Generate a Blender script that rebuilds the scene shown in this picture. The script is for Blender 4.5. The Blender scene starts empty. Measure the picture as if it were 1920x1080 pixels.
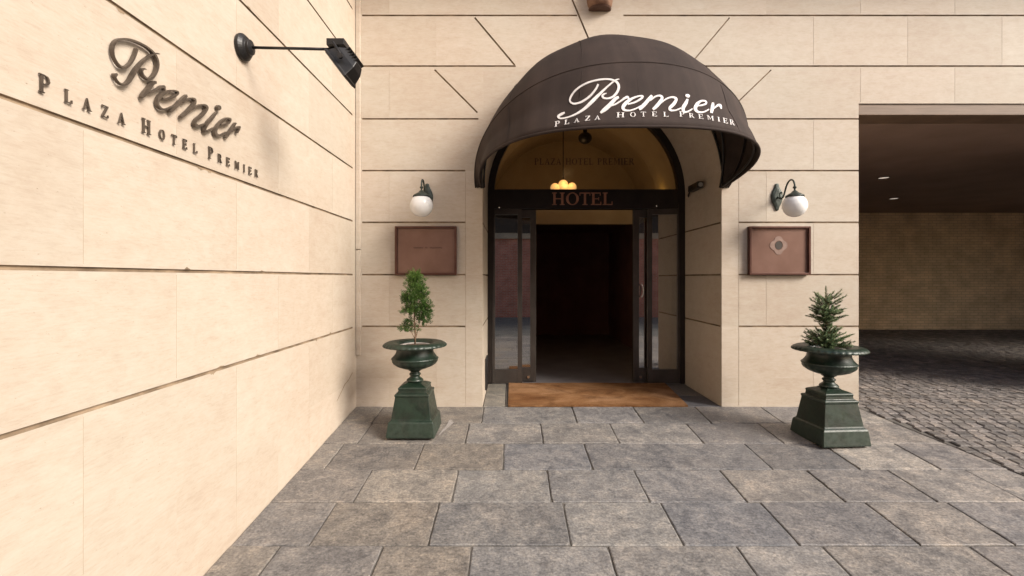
import bpy, bmesh, math, random
import numpy as np
from mathutils import Vector, Matrix
from mathutils.bvhtree import BVHTree

PI = math.pi
R = math.radians
scene = bpy.context.scene
random.seed(7)

# ------------------------------------------------------------------ camera
F = 875.0                                    # focal length in pixels of the 1920-wide photo
HZ = 521.0                                   # horizon row
CAMZ = 1.35
WY = 4.9                                     # distance of the front wall
SX = -1.635                                  # plane of the side wall
DY = 5.98                                    # plane of the door
SL = 81.0 / F                                # pavement fall
cam = bpy.data.cameras.new('camera')
cam.sensor_width = 36
cam.lens = 36 * F / 1920
cam.shift_y = -(540 - HZ) / 1920
cam.clip_start = 0.05
cam.clip_end = 400
camo = bpy.data.objects.new('camera', cam)
camo.location = (0, 0, CAMZ)
camo.rotation_euler = (PI / 2, 0, 0)
scene.collection.objects.link(camo)
scene.camera = camo

# ------------------------------------------------------------------ light
SUN_EL, SUN_AZ = R(32), R(122)               # azimuth measured clockwise from +Y
world = bpy.data.worlds.new('World')
scene.world = world
world.use_nodes = True
wn = world.node_tree
bg = wn.nodes['Background']
sky = wn.nodes.new('ShaderNodeTexSky')
sky.sky_type = 'NISHITA'
sky.sun_disc = False
sky.sun_elevation = SUN_EL
sky.sun_rotation = SUN_AZ
sky.dust_density = 3.0
sky.air_density = 1.0
sky.ozone_density = 0.6
wn.links.new(sky.outputs[0], bg.inputs[0])
bg.inputs[1].default_value = 0.10
sun = bpy.data.lights.new('sun', 'SUN')
sun.energy = 2.35
sun.angle = R(24)
sun.color = (1.0, 0.95, 0.88)
suno = bpy.data.objects.new('sun', sun)
sd = Vector((math.sin(SUN_AZ) * math.cos(SUN_EL), math.cos(SUN_AZ) * math.cos(SUN_EL), math.sin(SUN_EL)))
suno.rotation_euler = sd.to_track_quat('Z', 'Y').to_euler()
suno.location = (8, -8, 12)
scene.collection.objects.link(suno)
scene.view_settings.view_transform = 'Standard'
scene.view_settings.look = 'None'
scene.view_settings.gamma = 1
scene.view_settings.exposure = 1.12

# ------------------------------------------------------------------ helpers
C = scene.collection

def WX(px, Y=WY):
    return (px - 960) * Y / F

def WZ(py, Y=WY):
    return CAMZ + (HZ - py) * Y / F

def gz(y):
    return -SL * (WY - max(y, 1.0)) if y < WY else 0.0

def mat(name, base=(0.5, 0.5, 0.5), rough=0.6, metal=0.0, spec=0.5):
    m = bpy.data.materials.new(name)
    m.use_nodes = True
    b = m.node_tree.nodes['Principled BSDF']
    b.inputs['Base Color'].default_value = (*base, 1)
    b.inputs['Roughness'].default_value = rough
    b.inputs['Metallic'].default_value = metal
    b.inputs['Specular IOR Level'].default_value = spec
    return m

class NT:
    def __init__(self, m):
        self.t = m.node_tree
        self.b = self.t.nodes['Principled BSDF']
    def n(self, typ, **kw):
        nd = self.t.nodes.new(typ)
        for k, v in kw.items():
            setattr(nd, k, v)
        return nd
    def l(self, a, b):
        self.t.links.new(a, b)
    def coord(self, scale=(1, 1, 1), kind='Object', loc=(0, 0, 0)):
        tc = self.n('ShaderNodeTexCoord')
        mp = self.n('ShaderNodeMapping')
        mp.inputs['Scale'].default_value = scale
        mp.inputs['Location'].default_value = loc
        self.l(tc.outputs[kind], mp.inputs[0])
        return mp.outputs[0]
    def noise(self, vec, scale, detail=6, rough=0.55, dist=0.0):
        nd = self.n('ShaderNodeTexNoise')
        nd.inputs['Scale'].default_value = scale
        nd.inputs['Detail'].default_value = detail
        nd.inputs['Roughness'].default_value = rough
        nd.inputs['Distortion'].default_value = dist
        self.l(vec, nd.inputs['Vector'])
        return nd.outputs['Fac']
    def ramp(self, fac, stops):
        nd = self.n('ShaderNodeValToRGB')
        e = nd.color_ramp.elements
        while len(e) < len(stops):
            e.new(0.5)
        for i, (p, c) in enumerate(stops):
            e[i].position = p
            e[i].color = (*c, 1) if len(c) == 3 else c
        self.l(fac, nd.inputs[0])
        return nd.outputs[0]
    def mix(self, a, b, fac, mode='MIX'):
        nd = self.n('ShaderNodeMix', data_type='RGBA', blend_type=mode)
        for s, v in ((nd.inputs[0], fac), (nd.inputs[6], a), (nd.inputs[7], b)):
            if isinstance(v, (int, float)):
                s.default_value = v
            elif isinstance(v, tuple):
                s.default_value = (*v, 1)
            else:
                self.l(v, s)
        return nd.outputs[2]
    def bump(self, h, strength=0.3, dist=0.01):
        nd = self.n('ShaderNodeBump')
        nd.inputs['Strength'].default_value = strength
        nd.inputs['Distance'].default_value = dist
        self.l(h, nd.inputs['Height'])
        self.l(nd.outputs[0], self.b.inputs['Normal'])
    def base(self, c):
        self.l(c, self.b.inputs['Base Color'])
    def roughness(self, c):
        self.l(c, self.b.inputs['Roughness'])

def noisy(name, c1, c2, scale=6, stretch=(1, 1, 1), rough=0.6, metal=0.0, bump=0.2, bscale=60, lo=0.35, hi=0.65, spec=0.5, bdist=0.003):
    m = mat(name, c1, rough, metal, spec)
    t = NT(m)
    v = t.coord(stretch)
    f = t.noise(v, scale)
    t.base(t.ramp(f, [(lo, c1), (hi, c2)]))
    if bump:
        t.bump(t.noise(t.coord(), bscale, 5), bump, bdist)
    return m

def stone_material(name, tint=(1, 1, 1)):
    m = mat(name, (0.6, 0.5, 0.38), 0.62, 0, 0.3)
    t = NT(m)
    def c(r, g, b):
        return (r * tint[0], g * tint[1], b * tint[2])
    # each cladding slab has its own grain and tone
    tc = t.n('ShaderNodeTexCoord')
    sp = t.n('ShaderNodeSeparateXYZ')
    t.l(tc.outputs['Object'], sp.inputs[0])
    ax = t.n('ShaderNodeMath', operation='ADD')
    t.l(sp.outputs[0], ax.inputs[0])
    t.l(sp.outputs[1], ax.inputs[1])
    ay = t.n('ShaderNodeMath', operation='ADD')
    t.l(ax.outputs[0], ay.inputs[0])
    ay.inputs[1].default_value = 7.681
    az = t.n('ShaderNodeMath', operation='ADD')
    t.l(sp.outputs[2], az.inputs[0])
    az.inputs[1].default_value = -(CAMZ + (HZ - 29) * WY / F)
    cb = t.n('ShaderNodeCombineXYZ')
    t.l(ay.outputs[0], cb.inputs[0])
    t.l(az.outputs[0], cb.inputs[1])
    br = t.n('ShaderNodeTexBrick')
    br.offset = 0.5
    br.inputs['Color1'].default_value = (0, 0, 0, 1)
    br.inputs['Color2'].default_value = (1, 1, 1, 1)
    br.inputs['Mortar'].default_value = (0.5, 0.5, 0.5, 1)
    br.inputs['Mortar Size'].default_value = 0.0
    br.inputs['Scale'].default_value = 1.0
    br.inputs['Brick Width'].default_value = 0.99
    br.inputs['Row Height'].default_value = 0.5443
    t.l(cb.outputs[0], br.inputs['Vector'])
    sl = t.n('ShaderNodeVectorMath', operation='SCALE')
    t.l(br.outputs['Color'], sl.inputs[0])
    sl.inputs['Scale'].default_value = 37.0
    def shifted(scale):
        mp = t.coord(scale)
        ad = t.n('ShaderNodeVectorMath', operation='ADD')
        t.l(mp, ad.inputs[0])
        t.l(sl.outputs[0], ad.inputs[1])
        return ad.outputs[0]
    v = shifted((1.0, 1.0, 4.6))
    veins = t.noise(v, 2.6, 12, 0.72, 0.12)
    col = t.ramp(veins, [(0.30, c(0.60, 0.455, 0.325)), (0.45, c(0.71, 0.565, 0.42)), (0.60, c(0.75, 0.62, 0.475)), (0.75, c(0.80, 0.68, 0.54))])
    fine = t.noise(shifted((5, 5, 34)), 3.2, 9, 0.75, 0.1)
    mott = t.noise(shifted((1, 1, 1.6)), 9.0, 8, 0.7, 0.4)
    col = t.mix(col, t.ramp(fine, [(0.34, c(0.42, 0.30, 0.20)), (0.50, c(0.78, 0.65, 0.50)), (0.66, c(0.88, 0.78, 0.64))]), 0.30)
    col = t.mix(col, t.ramp(mott, [(0.36, c(0.60, 0.47, 0.35)), (0.50, c(0.74, 0.62, 0.48)), (0.64, c(0.84, 0.75, 0.62))]), 0.30)
    col = t.mix(col, t.ramp(br.outputs['Color'], [(0.0, (0.90, 0.885, 0.86)), (0.5, (1.0, 0.99, 0.97)), (1.0, (1.07, 1.07, 1.07))]), 0.8, 'MULTIPLY')
    big = t.noise(t.coord((1, 1, 1), loc=(3, 1, 7)), 0.9, 4, 0.5)
    col = t.mix(col, t.ramp(big, [(0.4, c(0.70, 0.50, 0.36)), (0.62, c(0.80, 0.70, 0.55))]), 0.22)
    # small dark stains and pits of travertine
    pit = t.noise(t.coord((8, 8, 22)), 5, 6, 0.7)
    pm = t.ramp(pit, [(0.28, (1, 1, 1)), (0.345, (0, 0, 0))])
    col = t.mix(col, c(0.36, 0.26, 0.17), pm)
    t.base(col)
    nd = t.n('ShaderNodeMath', operation='ADD')
    t.l(fine, nd.inputs[0])
    t.l(pit, nd.inputs[1])
    t.bump(nd.outputs[0], 0.16, 0.004)
    return m

M = {}
M['stone'] = stone_material('stone_cladding', (0.62, 0.645, 0.69))
M['joint'] = noisy('stone_joint', (0.13, 0.09, 0.055), (0.34, 0.25, 0.165), 7, (1, 1, 1), 0.9, lo=0.35, hi=0.7)
M['hair'] = noisy('filled_joint', (0.36, 0.285, 0.215), (0.44, 0.36, 0.28), 5, (1, 1, 4), 0.8, bump=0)
M['stonedark'] = noisy('reddish_stone', (0.20, 0.105, 0.065), (0.27, 0.155, 0.10), 14, rough=0.7)

def slab_material(name, rough=0.55):
    m = mat(name, (0.3, 0.3, 0.3), rough, 0, 0.45)
    t = NT(m)
    at = t.n('ShaderNodeAttribute', attribute_name='slab')
    n1 = t.noise(t.coord(), 2.2, 9, 0.68, 0.8)
    n2 = t.noise(t.coord((1, 1, 1), loc=(5, 2, 0)), 9, 8, 0.72, 0.5)
    n3 = t.noise(t.coord(), 70, 4, 0.6)
    n4 = t.noise(t.coord((1, 2.2, 1), loc=(2, 7, 0)), 26, 8, 0.75, 0.3)
    c = t.mix(at.outputs['Color'], t.ramp(n1, [(0.36, (0.50, 0.50, 0.54)), (0.5, (1.0, 0.97, 0.94)), (0.64, (1.45, 1.32, 1.18))]), 0.42, 'MULTIPLY')
    c = t.mix(c, t.ramp(n2, [(0.38, (0.66, 0.67, 0.70)), (0.52, (1, 1, 1)), (0.68, (1.45, 1.38, 1.28))]), 0.8, 'MULTIPLY')
    c = t.mix(c, t.ramp(n3, [(0.35, (0.6, 0.6, 0.6)), (0.65, (1.4, 1.4, 1.4))]), 0.7, 'MULTIPLY')
    c = t.mix(c, t.ramp(n4, [(0.34, (0.5, 0.5, 0.52)), (0.48, (1, 1, 1)), (0.66, (1.5, 1.46, 1.40))]), 0.65, 'MULTIPLY')
    t.base(c)
    t.roughness(t.ramp(n2, [(0.35, (rough - 0.12,) * 3), (0.65, (rough + 0.18,) * 3)]))
    nd = t.n('ShaderNodeMath', operation='ADD')
    t.l(n2, nd.inputs[0])
    t.l(n3, nd.inputs[1])
    t.bump(nd.outputs[0], 0.35, 0.006)
    return m
M['slab'] = slab_material('slate_paving')
M['sett'] = slab_material('granite_setts', 0.75)
M['mortar'] = noisy('mortar', (0.08, 0.072, 0.063), (0.14, 0.126, 0.11), 12, rough=0.95)
M['street'] = noisy('street_asphalt', (0.10, 0.10, 0.095), (0.16, 0.155, 0.14), 3, rough=0.85, bump=0.4)

def fabric_material():
    m = mat('awning_fabric', (0.05, 0.035, 0.03), 0.82, 0, 0.25)
    t = NT(m)
    uv = t.n('ShaderNodeUVMap')
    mp = t.n('ShaderNodeMapping')
    mp.inputs['Scale'].default_value = (26, 0.8, 1)
    t.l(uv.outputs[0], mp.inputs[0])
    st = t.noise(mp.outputs[0], 1.0, 5, 0.6, 0.2)
    cl = t.noise(t.coord(), 3.0, 8, 0.65)
    col = t.ramp(st, [(0.36, (0.024, 0.0155, 0.0125)), (0.50, (0.035, 0.0228, 0.0185)), (0.66, (0.049, 0.0325, 0.0265))])
    col = t.mix(col, t.ramp(cl, [(0.38, (0.018, 0.013, 0.0125)), (0.62, (0.042, 0.029, 0.025))]), 0.4)
    t.base(col)
    w = t.noise(t.coord(), 260, 2)
    t.bump(w, 0.12, 0.002)
    return m
M['fabric'] = fabric_material()
M['tube'] = mat('dark_tube', (0.012, 0.010, 0.010), 0.5, 0.2)
M['whitepaint'] = noisy('white_print', (0.55, 0.52, 0.51), (0.66, 0.63, 0.62), 20, rough=0.7, bump=0)
M['bronze'] = noisy('bronze_letters', (0.075, 0.057, 0.043), (0.125, 0.097, 0.074), 18, rough=0.42, metal=0.35, bump=0.1)
M['black'] = noisy('black_metal', (0.009, 0.0085, 0.009), (0.022, 0.020, 0.020), 12, rough=0.42, metal=0.3, bump=0.15, bscale=120)
M['lens'] = mat('lamp_lens', (0.25, 0.25, 0.24), 0.12, 0.0, 0.8)

def iron_material():
    m = mat('green_cast_iron', (0.02, 0.05, 0.035), 0.42, 0, 0.5)
    t = NT(m)
    n = t.noise(t.coord(), 7, 9, 0.7, 0.6)
    c = t.ramp(n, [(0.34, (0.003, 0.007, 0.004)), (0.52, (0.006, 0.0165, 0.009)), (0.70, (0.011, 0.027, 0.016))])
    g = t.n('ShaderNodeNewGeometry')
    edge = t.ramp(g.outputs['Pointiness'], [(0.52, (0, 0, 0)), (0.60, (1, 1, 1))])
    n2 = t.noise(t.coord(), 28, 5, 0.7)
    em = t.mix(edge, t.ramp(n2, [(0.4, (0, 0, 0)), (0.6, (1, 1, 1))]), 0.6, 'MULTIPLY')
    dust = t.ramp(t.noise(t.coord((1, 1, 0.5), loc=(4, 4, 4)), 11, 8, 0.75, 0.5), [(0.52, (0, 0, 0)), (0.72, (0.55, 0.55, 0.55))])
    c = t.mix(c, (0.045, 0.042, 0.030), dust)
    c = t.mix(c, (0.04, 0.056, 0.043), em)
    t.base(c)
    t.roughness(t.ramp(n2, [(0.3, (0.30, 0.30, 0.30)), (0.7, (0.55, 0.55, 0.55))]))
    t.bump(n2, 0.25, 0.003)
    return m
M['iron'] = iron_material()
M['copper'] = noisy('copper_plaque', (0.155, 0.082, 0.060), (0.20, 0.112, 0.085), 4, rough=0.36, metal=0.35, bump=0.05)
M['copperdark'] = noisy('copper_frame', (0.065, 0.022, 0.014), (0.10, 0.04, 0.027), 10, rough=0.4, metal=0.35, bump=0.1)
M['emblem'] = noisy('plaque_emblem', (0.19, 0.12, 0.095), (0.235, 0.155, 0.125), 30, rough=0.5, metal=0.2, bump=0)
M['engrave_shadow'] = mat('plaque_engraving_and_shadow', (0.10, 0.05, 0.035), 0.6, 0.2)
M['globe'] = noisy('opal_glass_globe', (0.74, 0.73, 0.72), (0.80, 0.79, 0.78), 3, rough=0.22, bump=0)
M['lampmetal'] = noisy('patina_metal', (0.018, 0.024, 0.020), (0.055, 0.068, 0.056), 25, rough=0.5, metal=0.3, bump=0.3, bscale=80)
M['frame'] = noisy('dark_bronze_frame', (0.055, 0.046, 0.041), (0.08, 0.068, 0.06), 5, rough=0.38, metal=0.4, bump=0.03)
M['framedark'] = noisy('brown_black_frame', (0.012, 0.009, 0.008), (0.022, 0.016, 0.014), 6, rough=0.4, metal=0.2, bump=0.03)
M['steel'] = mat('brushed_steel', (0.55, 0.55, 0.54), 0.25, 1.0)
M['hotel'] = noisy('copper_letters', (0.34, 0.155, 0.10), (0.44, 0.21, 0.14), 15, rough=0.38, metal=0.25, bump=0)
M['vinyl'] = mat('dark_red_lettering', (0.03, 0.006, 0.005), 0.6)
M['wall_in'] = noisy('ochre_plaster', (0.40, 0.31, 0.19), (0.48, 0.38, 0.24), 2, rough=0.85, bump=0.1)
M['darkroom'] = noisy('dark_lining', (0.16, 0.075, 0.055), (0.22, 0.10, 0.075), 2, rough=0.8, bump=0)
M['tile'] = noisy('inner_floor_tile', (0.13, 0.118, 0.12), (0.20, 0.185, 0.19), 3, rough=0.35, bump=0.1)
M['timber'] = noisy('brown_lintel', (0.13, 0.08, 0.05), (0.18, 0.115, 0.075), 3, (1, 1, 12), rough=0.6)
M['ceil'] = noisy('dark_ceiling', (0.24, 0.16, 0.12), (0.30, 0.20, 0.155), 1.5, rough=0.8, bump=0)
M['concrete'] = noisy('cornice_stone', (0.32, 0.25, 0.18), (0.40, 0.32, 0.23), 3, rough=0.8)
M['soil'] = noisy('potting_soil', (0.05, 0.03, 0.02), (0.13, 0.08, 0.055), 40, rough=0.95, bump=0.8, bscale=60)
M['collar'] = noisy('pale_grit', (0.25, 0.225, 0.205), (0.34, 0.31, 0.29), 30, rough=0.9, bump=0.5)
M['bark'] = noisy('bark', (0.10, 0.06, 0.035), (0.20, 0.13, 0.08), 40, rough=0.9)

def mat_coir():
    m = mat('coir_mat', (0.35, 0.18, 0.07), 0.95, 0, 0.1)
    t = NT(m)
    a = t.noise(t.coord((1, 1.4, 1)), 1.9, 6, 0.6, 0.8)
    col = t.ramp(a, [(0.32, (0.13, 0.055, 0.021)), (0.48, (0.22, 0.11, 0.048)), (0.64, (0.31, 0.17, 0.088))])
    f = t.noise(t.coord(), 180, 3, 0.7)
    col = t.mix(col, t.ramp(f, [(0.3, (0.55, 0.55, 0.55)), (0.7, (1.3, 1.3, 1.3))]), 0.7, 'MULTIPLY')
    w = t.noise(t.coord((1, 1, 1), loc=(9, 4, 0)), 3.6, 6, 0.6, 0.5)
    col = t.mix(col, t.ramp(w, [(0.32, (0.45, 0.42, 0.40)), (0.5, (1.0, 1.0, 1.0))]), 0.7, 'MULTIPLY')
    t.base(col)
    t.bump(f, 0.8, 0.006)
    return m
M['coir'] = mat_coir()

def glass_material(name, tint=(0.62, 0.58, 0.52), refl=0.38):
    m = bpy.data.materials.new(name)
    m.use_nodes = True
    nt = m.node_tree
    nt.nodes.clear()
    out = nt.nodes.new('ShaderNodeOutputMaterial')
    tr = nt.nodes.new('ShaderNodeBsdfTransparent')
    tr.inputs[0].default_value = (*tint, 1)
    gl = nt.nodes.new('ShaderNodeBsdfGlossy')
    gl.inputs['Color'].default_value = (0.95, 0.95, 0.95, 1)
    gl.inputs['Roughness'].default_value = 0.015
    lw = nt.nodes.new('ShaderNodeFresnel')
    lw.inputs[0].default_value = 1.45
    ad = nt.nodes.new('ShaderNodeMath')
    ad.operation = 'ADD'
    ad.inputs[1].default_value = refl
    ad.use_clamp = True
    mx = nt.nodes.new('ShaderNodeMixShader')
    nt.links.new(lw.outputs[0], ad.inputs[0])
    nt.links.new(ad.outputs[0], mx.inputs[0])
    nt.links.new(tr.outputs[0], mx.inputs[1])
    nt.links.new(gl.outputs[0], mx.inputs[2])
    nt.links.new(mx.outputs[0], out.inputs[0])
    return m
M['glass'] = glass_material('door_glass')
M['glass_top'] = glass_material('fanlight_glass', (0.75, 0.70, 0.62), 0.01)

def emit(name, col, s):
    m = mat(name, col, 0.4)
    b = m.node_tree.nodes['Principled BSDF']
    b.inputs['Emission Color'].default_value = (*col, 1)
    b.inputs['Emission Strength'].default_value = s
    return m
M['lit'] = emit('lit_globe', (1.0, 0.62, 0.27), 0.55)
M['downlit'] = emit('downlight_lens', (1.0, 0.85, 0.7), 0.25)

def brick_material(name, c1, c2, mortar, scale=1.0, w=0.24, h=0.075):
    m = mat(name, c1, 0.85, 0, 0.2)
    t = NT(m)
    tc = t.n('ShaderNodeTexCoord')
    sp = t.n('ShaderNodeSeparateXYZ')
    cb = t.n('ShaderNodeCombineXYZ')
    t.l(tc.outputs['Object'], sp.inputs[0])
    t.l(sp.outputs[0], cb.inputs[0])
    t.l(sp.outputs[2], cb.inputs[1])
    br = t.n('ShaderNodeTexBrick')
    br.inputs['Color1'].default_value = (*c1, 1)
    br.inputs['Color2'].default_value = (*c2, 1)
    br.inputs['Mortar'].default_value = (*mortar, 1)
    br.inputs['Scale'].default_value = scale
    br.inputs['Brick Width'].default_value = w
    br.inputs['Row Height'].default_value = h
    br.inputs['Mortar Size'].default_value = 0.008
    t.l(cb.outputs[0], br.inputs['Vector'])
    n = t.noise(t.coord(), 2.5, 6)
    t.base(t.mix(br.outputs['Color'], t.ramp(n, [(0.35, (0.7, 0.7, 0.7)), (0.65, (1.2, 1.2, 1.2))]), 0.6, 'MULTIPLY'))
    t.bump(br.outputs['Fac'], -0.3, 0.01)
    return m
M['brick'] = brick_material('red_brick', (0.46, 0.16, 0.11), (0.52, 0.20, 0.14), (0.42, 0.32, 0.26))
M['brickin'] = brick_material('tan_brick', (0.70, 0.50, 0.30), (0.78, 0.57, 0.36), (0.55, 0.40, 0.25), w=0.22, h=0.07)

def leaf_material(name, a, b, c):
    m = mat(name, a, 0.55, 0, 0.35)
    t = NT(m)
    at = t.n('ShaderNodeAttribute', attribute_name='slab')
    t.base(t.ramp(at.outputs['Fac'], [(0.0, a), (0.55, b), (1.0, c)]))
    t.b.inputs['Subsurface Weight'].default_value = 0.0
    return m
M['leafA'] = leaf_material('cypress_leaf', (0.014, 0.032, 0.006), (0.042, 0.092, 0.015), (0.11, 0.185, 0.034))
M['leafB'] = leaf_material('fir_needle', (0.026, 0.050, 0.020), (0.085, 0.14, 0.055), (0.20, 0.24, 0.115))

# ---- mesh helpers
def bx(bm, x0, x1, y0, y1, z0, z1, mi=0):
    vs = [bm.verts.new(p) for p in ((x0, y0, z0), (x1, y0, z0), (x1, y1, z0), (x0, y1, z0), (x0, y0, z1), (x1, y0, z1), (x1, y1, z1), (x0, y1, z1))]
    for f in ((3, 2, 1, 0), (4, 5, 6, 7), (0, 1, 5, 4), (1, 2, 6, 5), (2, 3, 7, 6), (3, 0, 4, 7)):
        fc = bm.faces.new([vs[i] for i in f])
        fc.material_index = mi
    return vs

def obj(name, bm, m, parent=None, smooth=False, bevel=0.0, loc=None):
    bmesh.ops.recalc_face_normals(bm, faces=bm.faces)
    me = bpy.data.meshes.new(name)
    bm.to_mesh(me)
    bm.free()
    if not isinstance(m, (list, tuple)):
        m = [m]
    for k in m:
        me.materials.append(M[k])
    if smooth:
        for p in me.polygons:
            p.use_smooth = True
    o = bpy.data.objects.new(name, me)
    C.objects.link(o)
    if parent is not None:
        o.parent = parent
    if loc is not None:
        o.location = loc
    if bevel:
        md = o.modifiers.new('bevel', 'BEVEL')
        md.width = bevel
        md.segments = 2
        md.limit_method = 'ANGLE'
        md.angle_limit = R(35)
    return o

def tag(o, label, cat, group=None):
    o['label'] = label
    o['category'] = cat
    if group:
        o['group'] = group
    return o

def thing(name, label, cat, loc=(0, 0, 0), group=None, rz=0):
    o = bpy.data.objects.new(name, None)
    o.location = loc
    o.rotation_euler = (0, 0, rz)
    o.empty_display_size = 0.2
    C.objects.link(o)
    return tag(o, label, cat, group)

def struct(o):
    o['kind'] = 'structure'
    return o

def off(bm, loc):
    bmesh.ops.translate(bm, verts=bm.verts, vec=-Vector(loc))
    return bm

def boxobj(name, m, parent, x0, x1, y0, y1, z0, z1, bevel=0.0, base=(0, 0, 0)):
    bm = bmesh.new()
    bx(bm, x0, x1, y0, y1, z0, z1)
    return obj(name, off(bm, base), m, parent, bevel=bevel)

def tube(bm, pts, r, seg=8, caps=True):
    pts = [Vector(p) for p in pts]
    rs = r if isinstance(r, (list, tuple)) else [r] * len(pts)
    rings = []
    up = None
    for i, p in enumerate(pts):
        d = (pts[min(i + 1, len(pts) - 1)] - pts[max(i - 1, 0)]).normalized()
        if up is None:
            up = d.orthogonal().normalized()
        up = (up - d * up.dot(d))
        if up.length < 1e-5:
            up = d.orthogonal()
        up.normalize()
        s = d.cross(up)
        rings.append([bm.verts.new(p + (up * math.cos(2 * PI * k / seg) + s * math.sin(2 * PI * k / seg)) * rs[i]) for k in range(seg)])
    for a, b in zip(rings, rings[1:]):
        for k in range(seg):
            bm.faces.new((a[k], a[(k + 1) % seg], b[(k + 1) % seg], b[k]))
    if caps:
        bm.faces.new(rings[0][::-1])
        bm.faces.new(rings[-1])

def lathe(bm, prof, seg=32, mod=None, center=(0, 0, 0), close=True):
    cx, cy, cz = center
    rings = []
    for i, (r, z) in enumerate(prof):
        ring = []
        for k in range(seg):
            a = 2 * PI * k / seg
            rr, zz = (r, z) if mod is None else mod(i, a, r, z)
            ring.append(bm.verts.new((cx + rr * math.cos(a), cy + rr * math.sin(a), cz + zz)))
        rings.append(ring)
    for a, b in zip(rings, rings[1:]):
        for k in range(seg):
            bm.faces.new((a[k], a[(k + 1) % seg], b[(k + 1) % seg], b[k]))
    if close:
        bm.faces.new(rings[0][::-1])
        bm.faces.new(rings[-1])

def lathe_dir(bm, prof, origin, axis, seg=28):
    """profile (r, h) along an axis"""
    q = Vector(axis).normalized().to_track_quat('Z', 'Y')
    t = bmesh.new()
    lathe(t, prof, seg)
    bmesh.ops.transform(t, matrix=Matrix.Translation(origin) @ q.to_matrix().to_4x4(), verts=t.verts)
    me = bpy.data.meshes.new('tmp')
    t.to_mesh(me)
    t.free()
    bm.from_mesh(me)
    bpy.data.meshes.remove(me)

def boolean_cut(o, cutter):
    md = o.modifiers.new('cut', 'BOOLEAN')
    md.operation = 'DIFFERENCE'
    md.solver = 'EXACT'
    md.use_self = True
    md.object = cutter
    bpy.context.view_layer.update()
    dg = bpy.context.evaluated_depsgraph_get()
    me = bpy.data.meshes.new_from_object(o.evaluated_get(dg))
    old = o.data
    o.modifiers.clear()
    o.data = me
    me.name = old.name
    bpy.data.objects.remove(cutter)

def groove(bm, a, b, n, w=0.018, d=0.010, proud=0.004, mi=1):
    """tapered slot from a to b cut into a surface whose outward normal is n"""
    a, b, n = Vector(a), Vector(b), Vector(n)
    t = (b - a).normalized()
    s = n.cross(t).normalized()
    vs = []
    for e in (a, b):
        for (h, hw) in ((proud, w * 0.5 * 1.12), (-d, w * 0.5 * 0.62)):
            vs.append(bm.verts.new(e + n * h + s * hw))
            vs.append(bm.verts.new(e + n * h - s * hw))
    # 0,1 top a ; 2,3 bottom a ; 4,5 top b ; 6,7 bottom b
    for f in ((0, 1, 3, 2), (4, 6, 7, 5), (0, 4, 5, 1), (2, 3, 7, 6), (0, 2, 6, 4), (1, 5, 7, 3)):
        bm.faces.new([vs[i] for i in f]).material_index = mi

# ------------------------------------------------------------------ ground
ROWZ = [WZ(py) for py in (29, 124, 223, 320, 417, 515, 612)]       # course joints, top to bottom
ROWZ = [ROWZ[0] + 1.09, ROWZ[0] + 0.545] + ROWZ

bm = bmesh.new()
vs = [bm.verts.new(p) for p in ((-60, -60, -0.42), (60, -60, -0.42), (60, 60, -0.42), (-60, 60, -0.42))]
bm.faces.new(vs)
struct(obj('ground', bm, 'street'))

def slab_block(bm, layer, corners, zf, col, thick=0.05, gap=0.003, edge=0.005, lift=0.0, wob=0.0):
    """bevelled paving slab over four floor corners (counter-clockwise)"""
    cs = [Vector((x, y)) for x, y in corners]
    cen = sum(cs, Vector((0, 0))) / len(cs)
    def inset(d):
        out = []
        for i in range(len(cs)):
            p, q, r = cs[i - 1], cs[i], cs[(i + 1) % len(cs)]
            n1 = Vector((-(q - p).y, (q - p).x)).normalized()
            n2 = Vector((-(r - q).y, (r - q).x)).normalized()
            b = (n1 + n2)
            k = b.dot(n1)
            out.append(q + b * (d / max(k, 0.3)))
        return out
    o0, o1 = inset(gap), inset(gap + edge)
    if wob:
        # worn outline: every side is broken into short irregular lengths
        a0_, a1_ = [], []
        for i in range(len(cs)):
            p0, p1 = o0[i], o0[(i + 1) % len(cs)]
            q0, q1 = o1[i], o1[(i + 1) % len(cs)]
            m_ = max(2, int((p1 - p0).length / 0.06))
            cen_ = cen
            for k in range(m_):
                f_ = k / m_
                d_ = (cen_ - p0.lerp(p1, f_)).normalized()
                j_ = rnd.uniform(0, wob) + (rnd.uniform(0, 0.008) if (k == 0 or rnd.random() < 0.06) else 0)
                a0_.append(p0.lerp(p1, f_) + d_ * j_)
                a1_.append(q0.lerp(q1, f_) + d_ * (j_ + rnd.uniform(0, 0.002)))
        o0, o1 = a0_, a1_
    top = [bm.verts.new((p.x, p.y, zf(p.y) + lift)) for p in o1]
    mid = [bm.verts.new((p.x, p.y, zf(p.y) - edge * 0.7 + lift)) for p in o0]
    bot = [bm.verts.new((p.x, p.y, zf(p.y) - thick)) for p in o0]
    n = len(top)
    fs = [bm.faces.new(top)]
    for i in range(n):
        j = (i + 1) % n
        fs.append(bm.faces.new((mid[i], mid[j], top[j], top[i])))
        fs.append(bm.faces.new((bot[i], bot[j], mid[j], mid[i])))
    for f in fs:
        for lp in f.loops:
            lp[layer] = (*col, 1)

def fl(px, py):
    Y = WY * 322.0 / (py - 440.0)
    return (px - 960) * Y / F, Y

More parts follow.
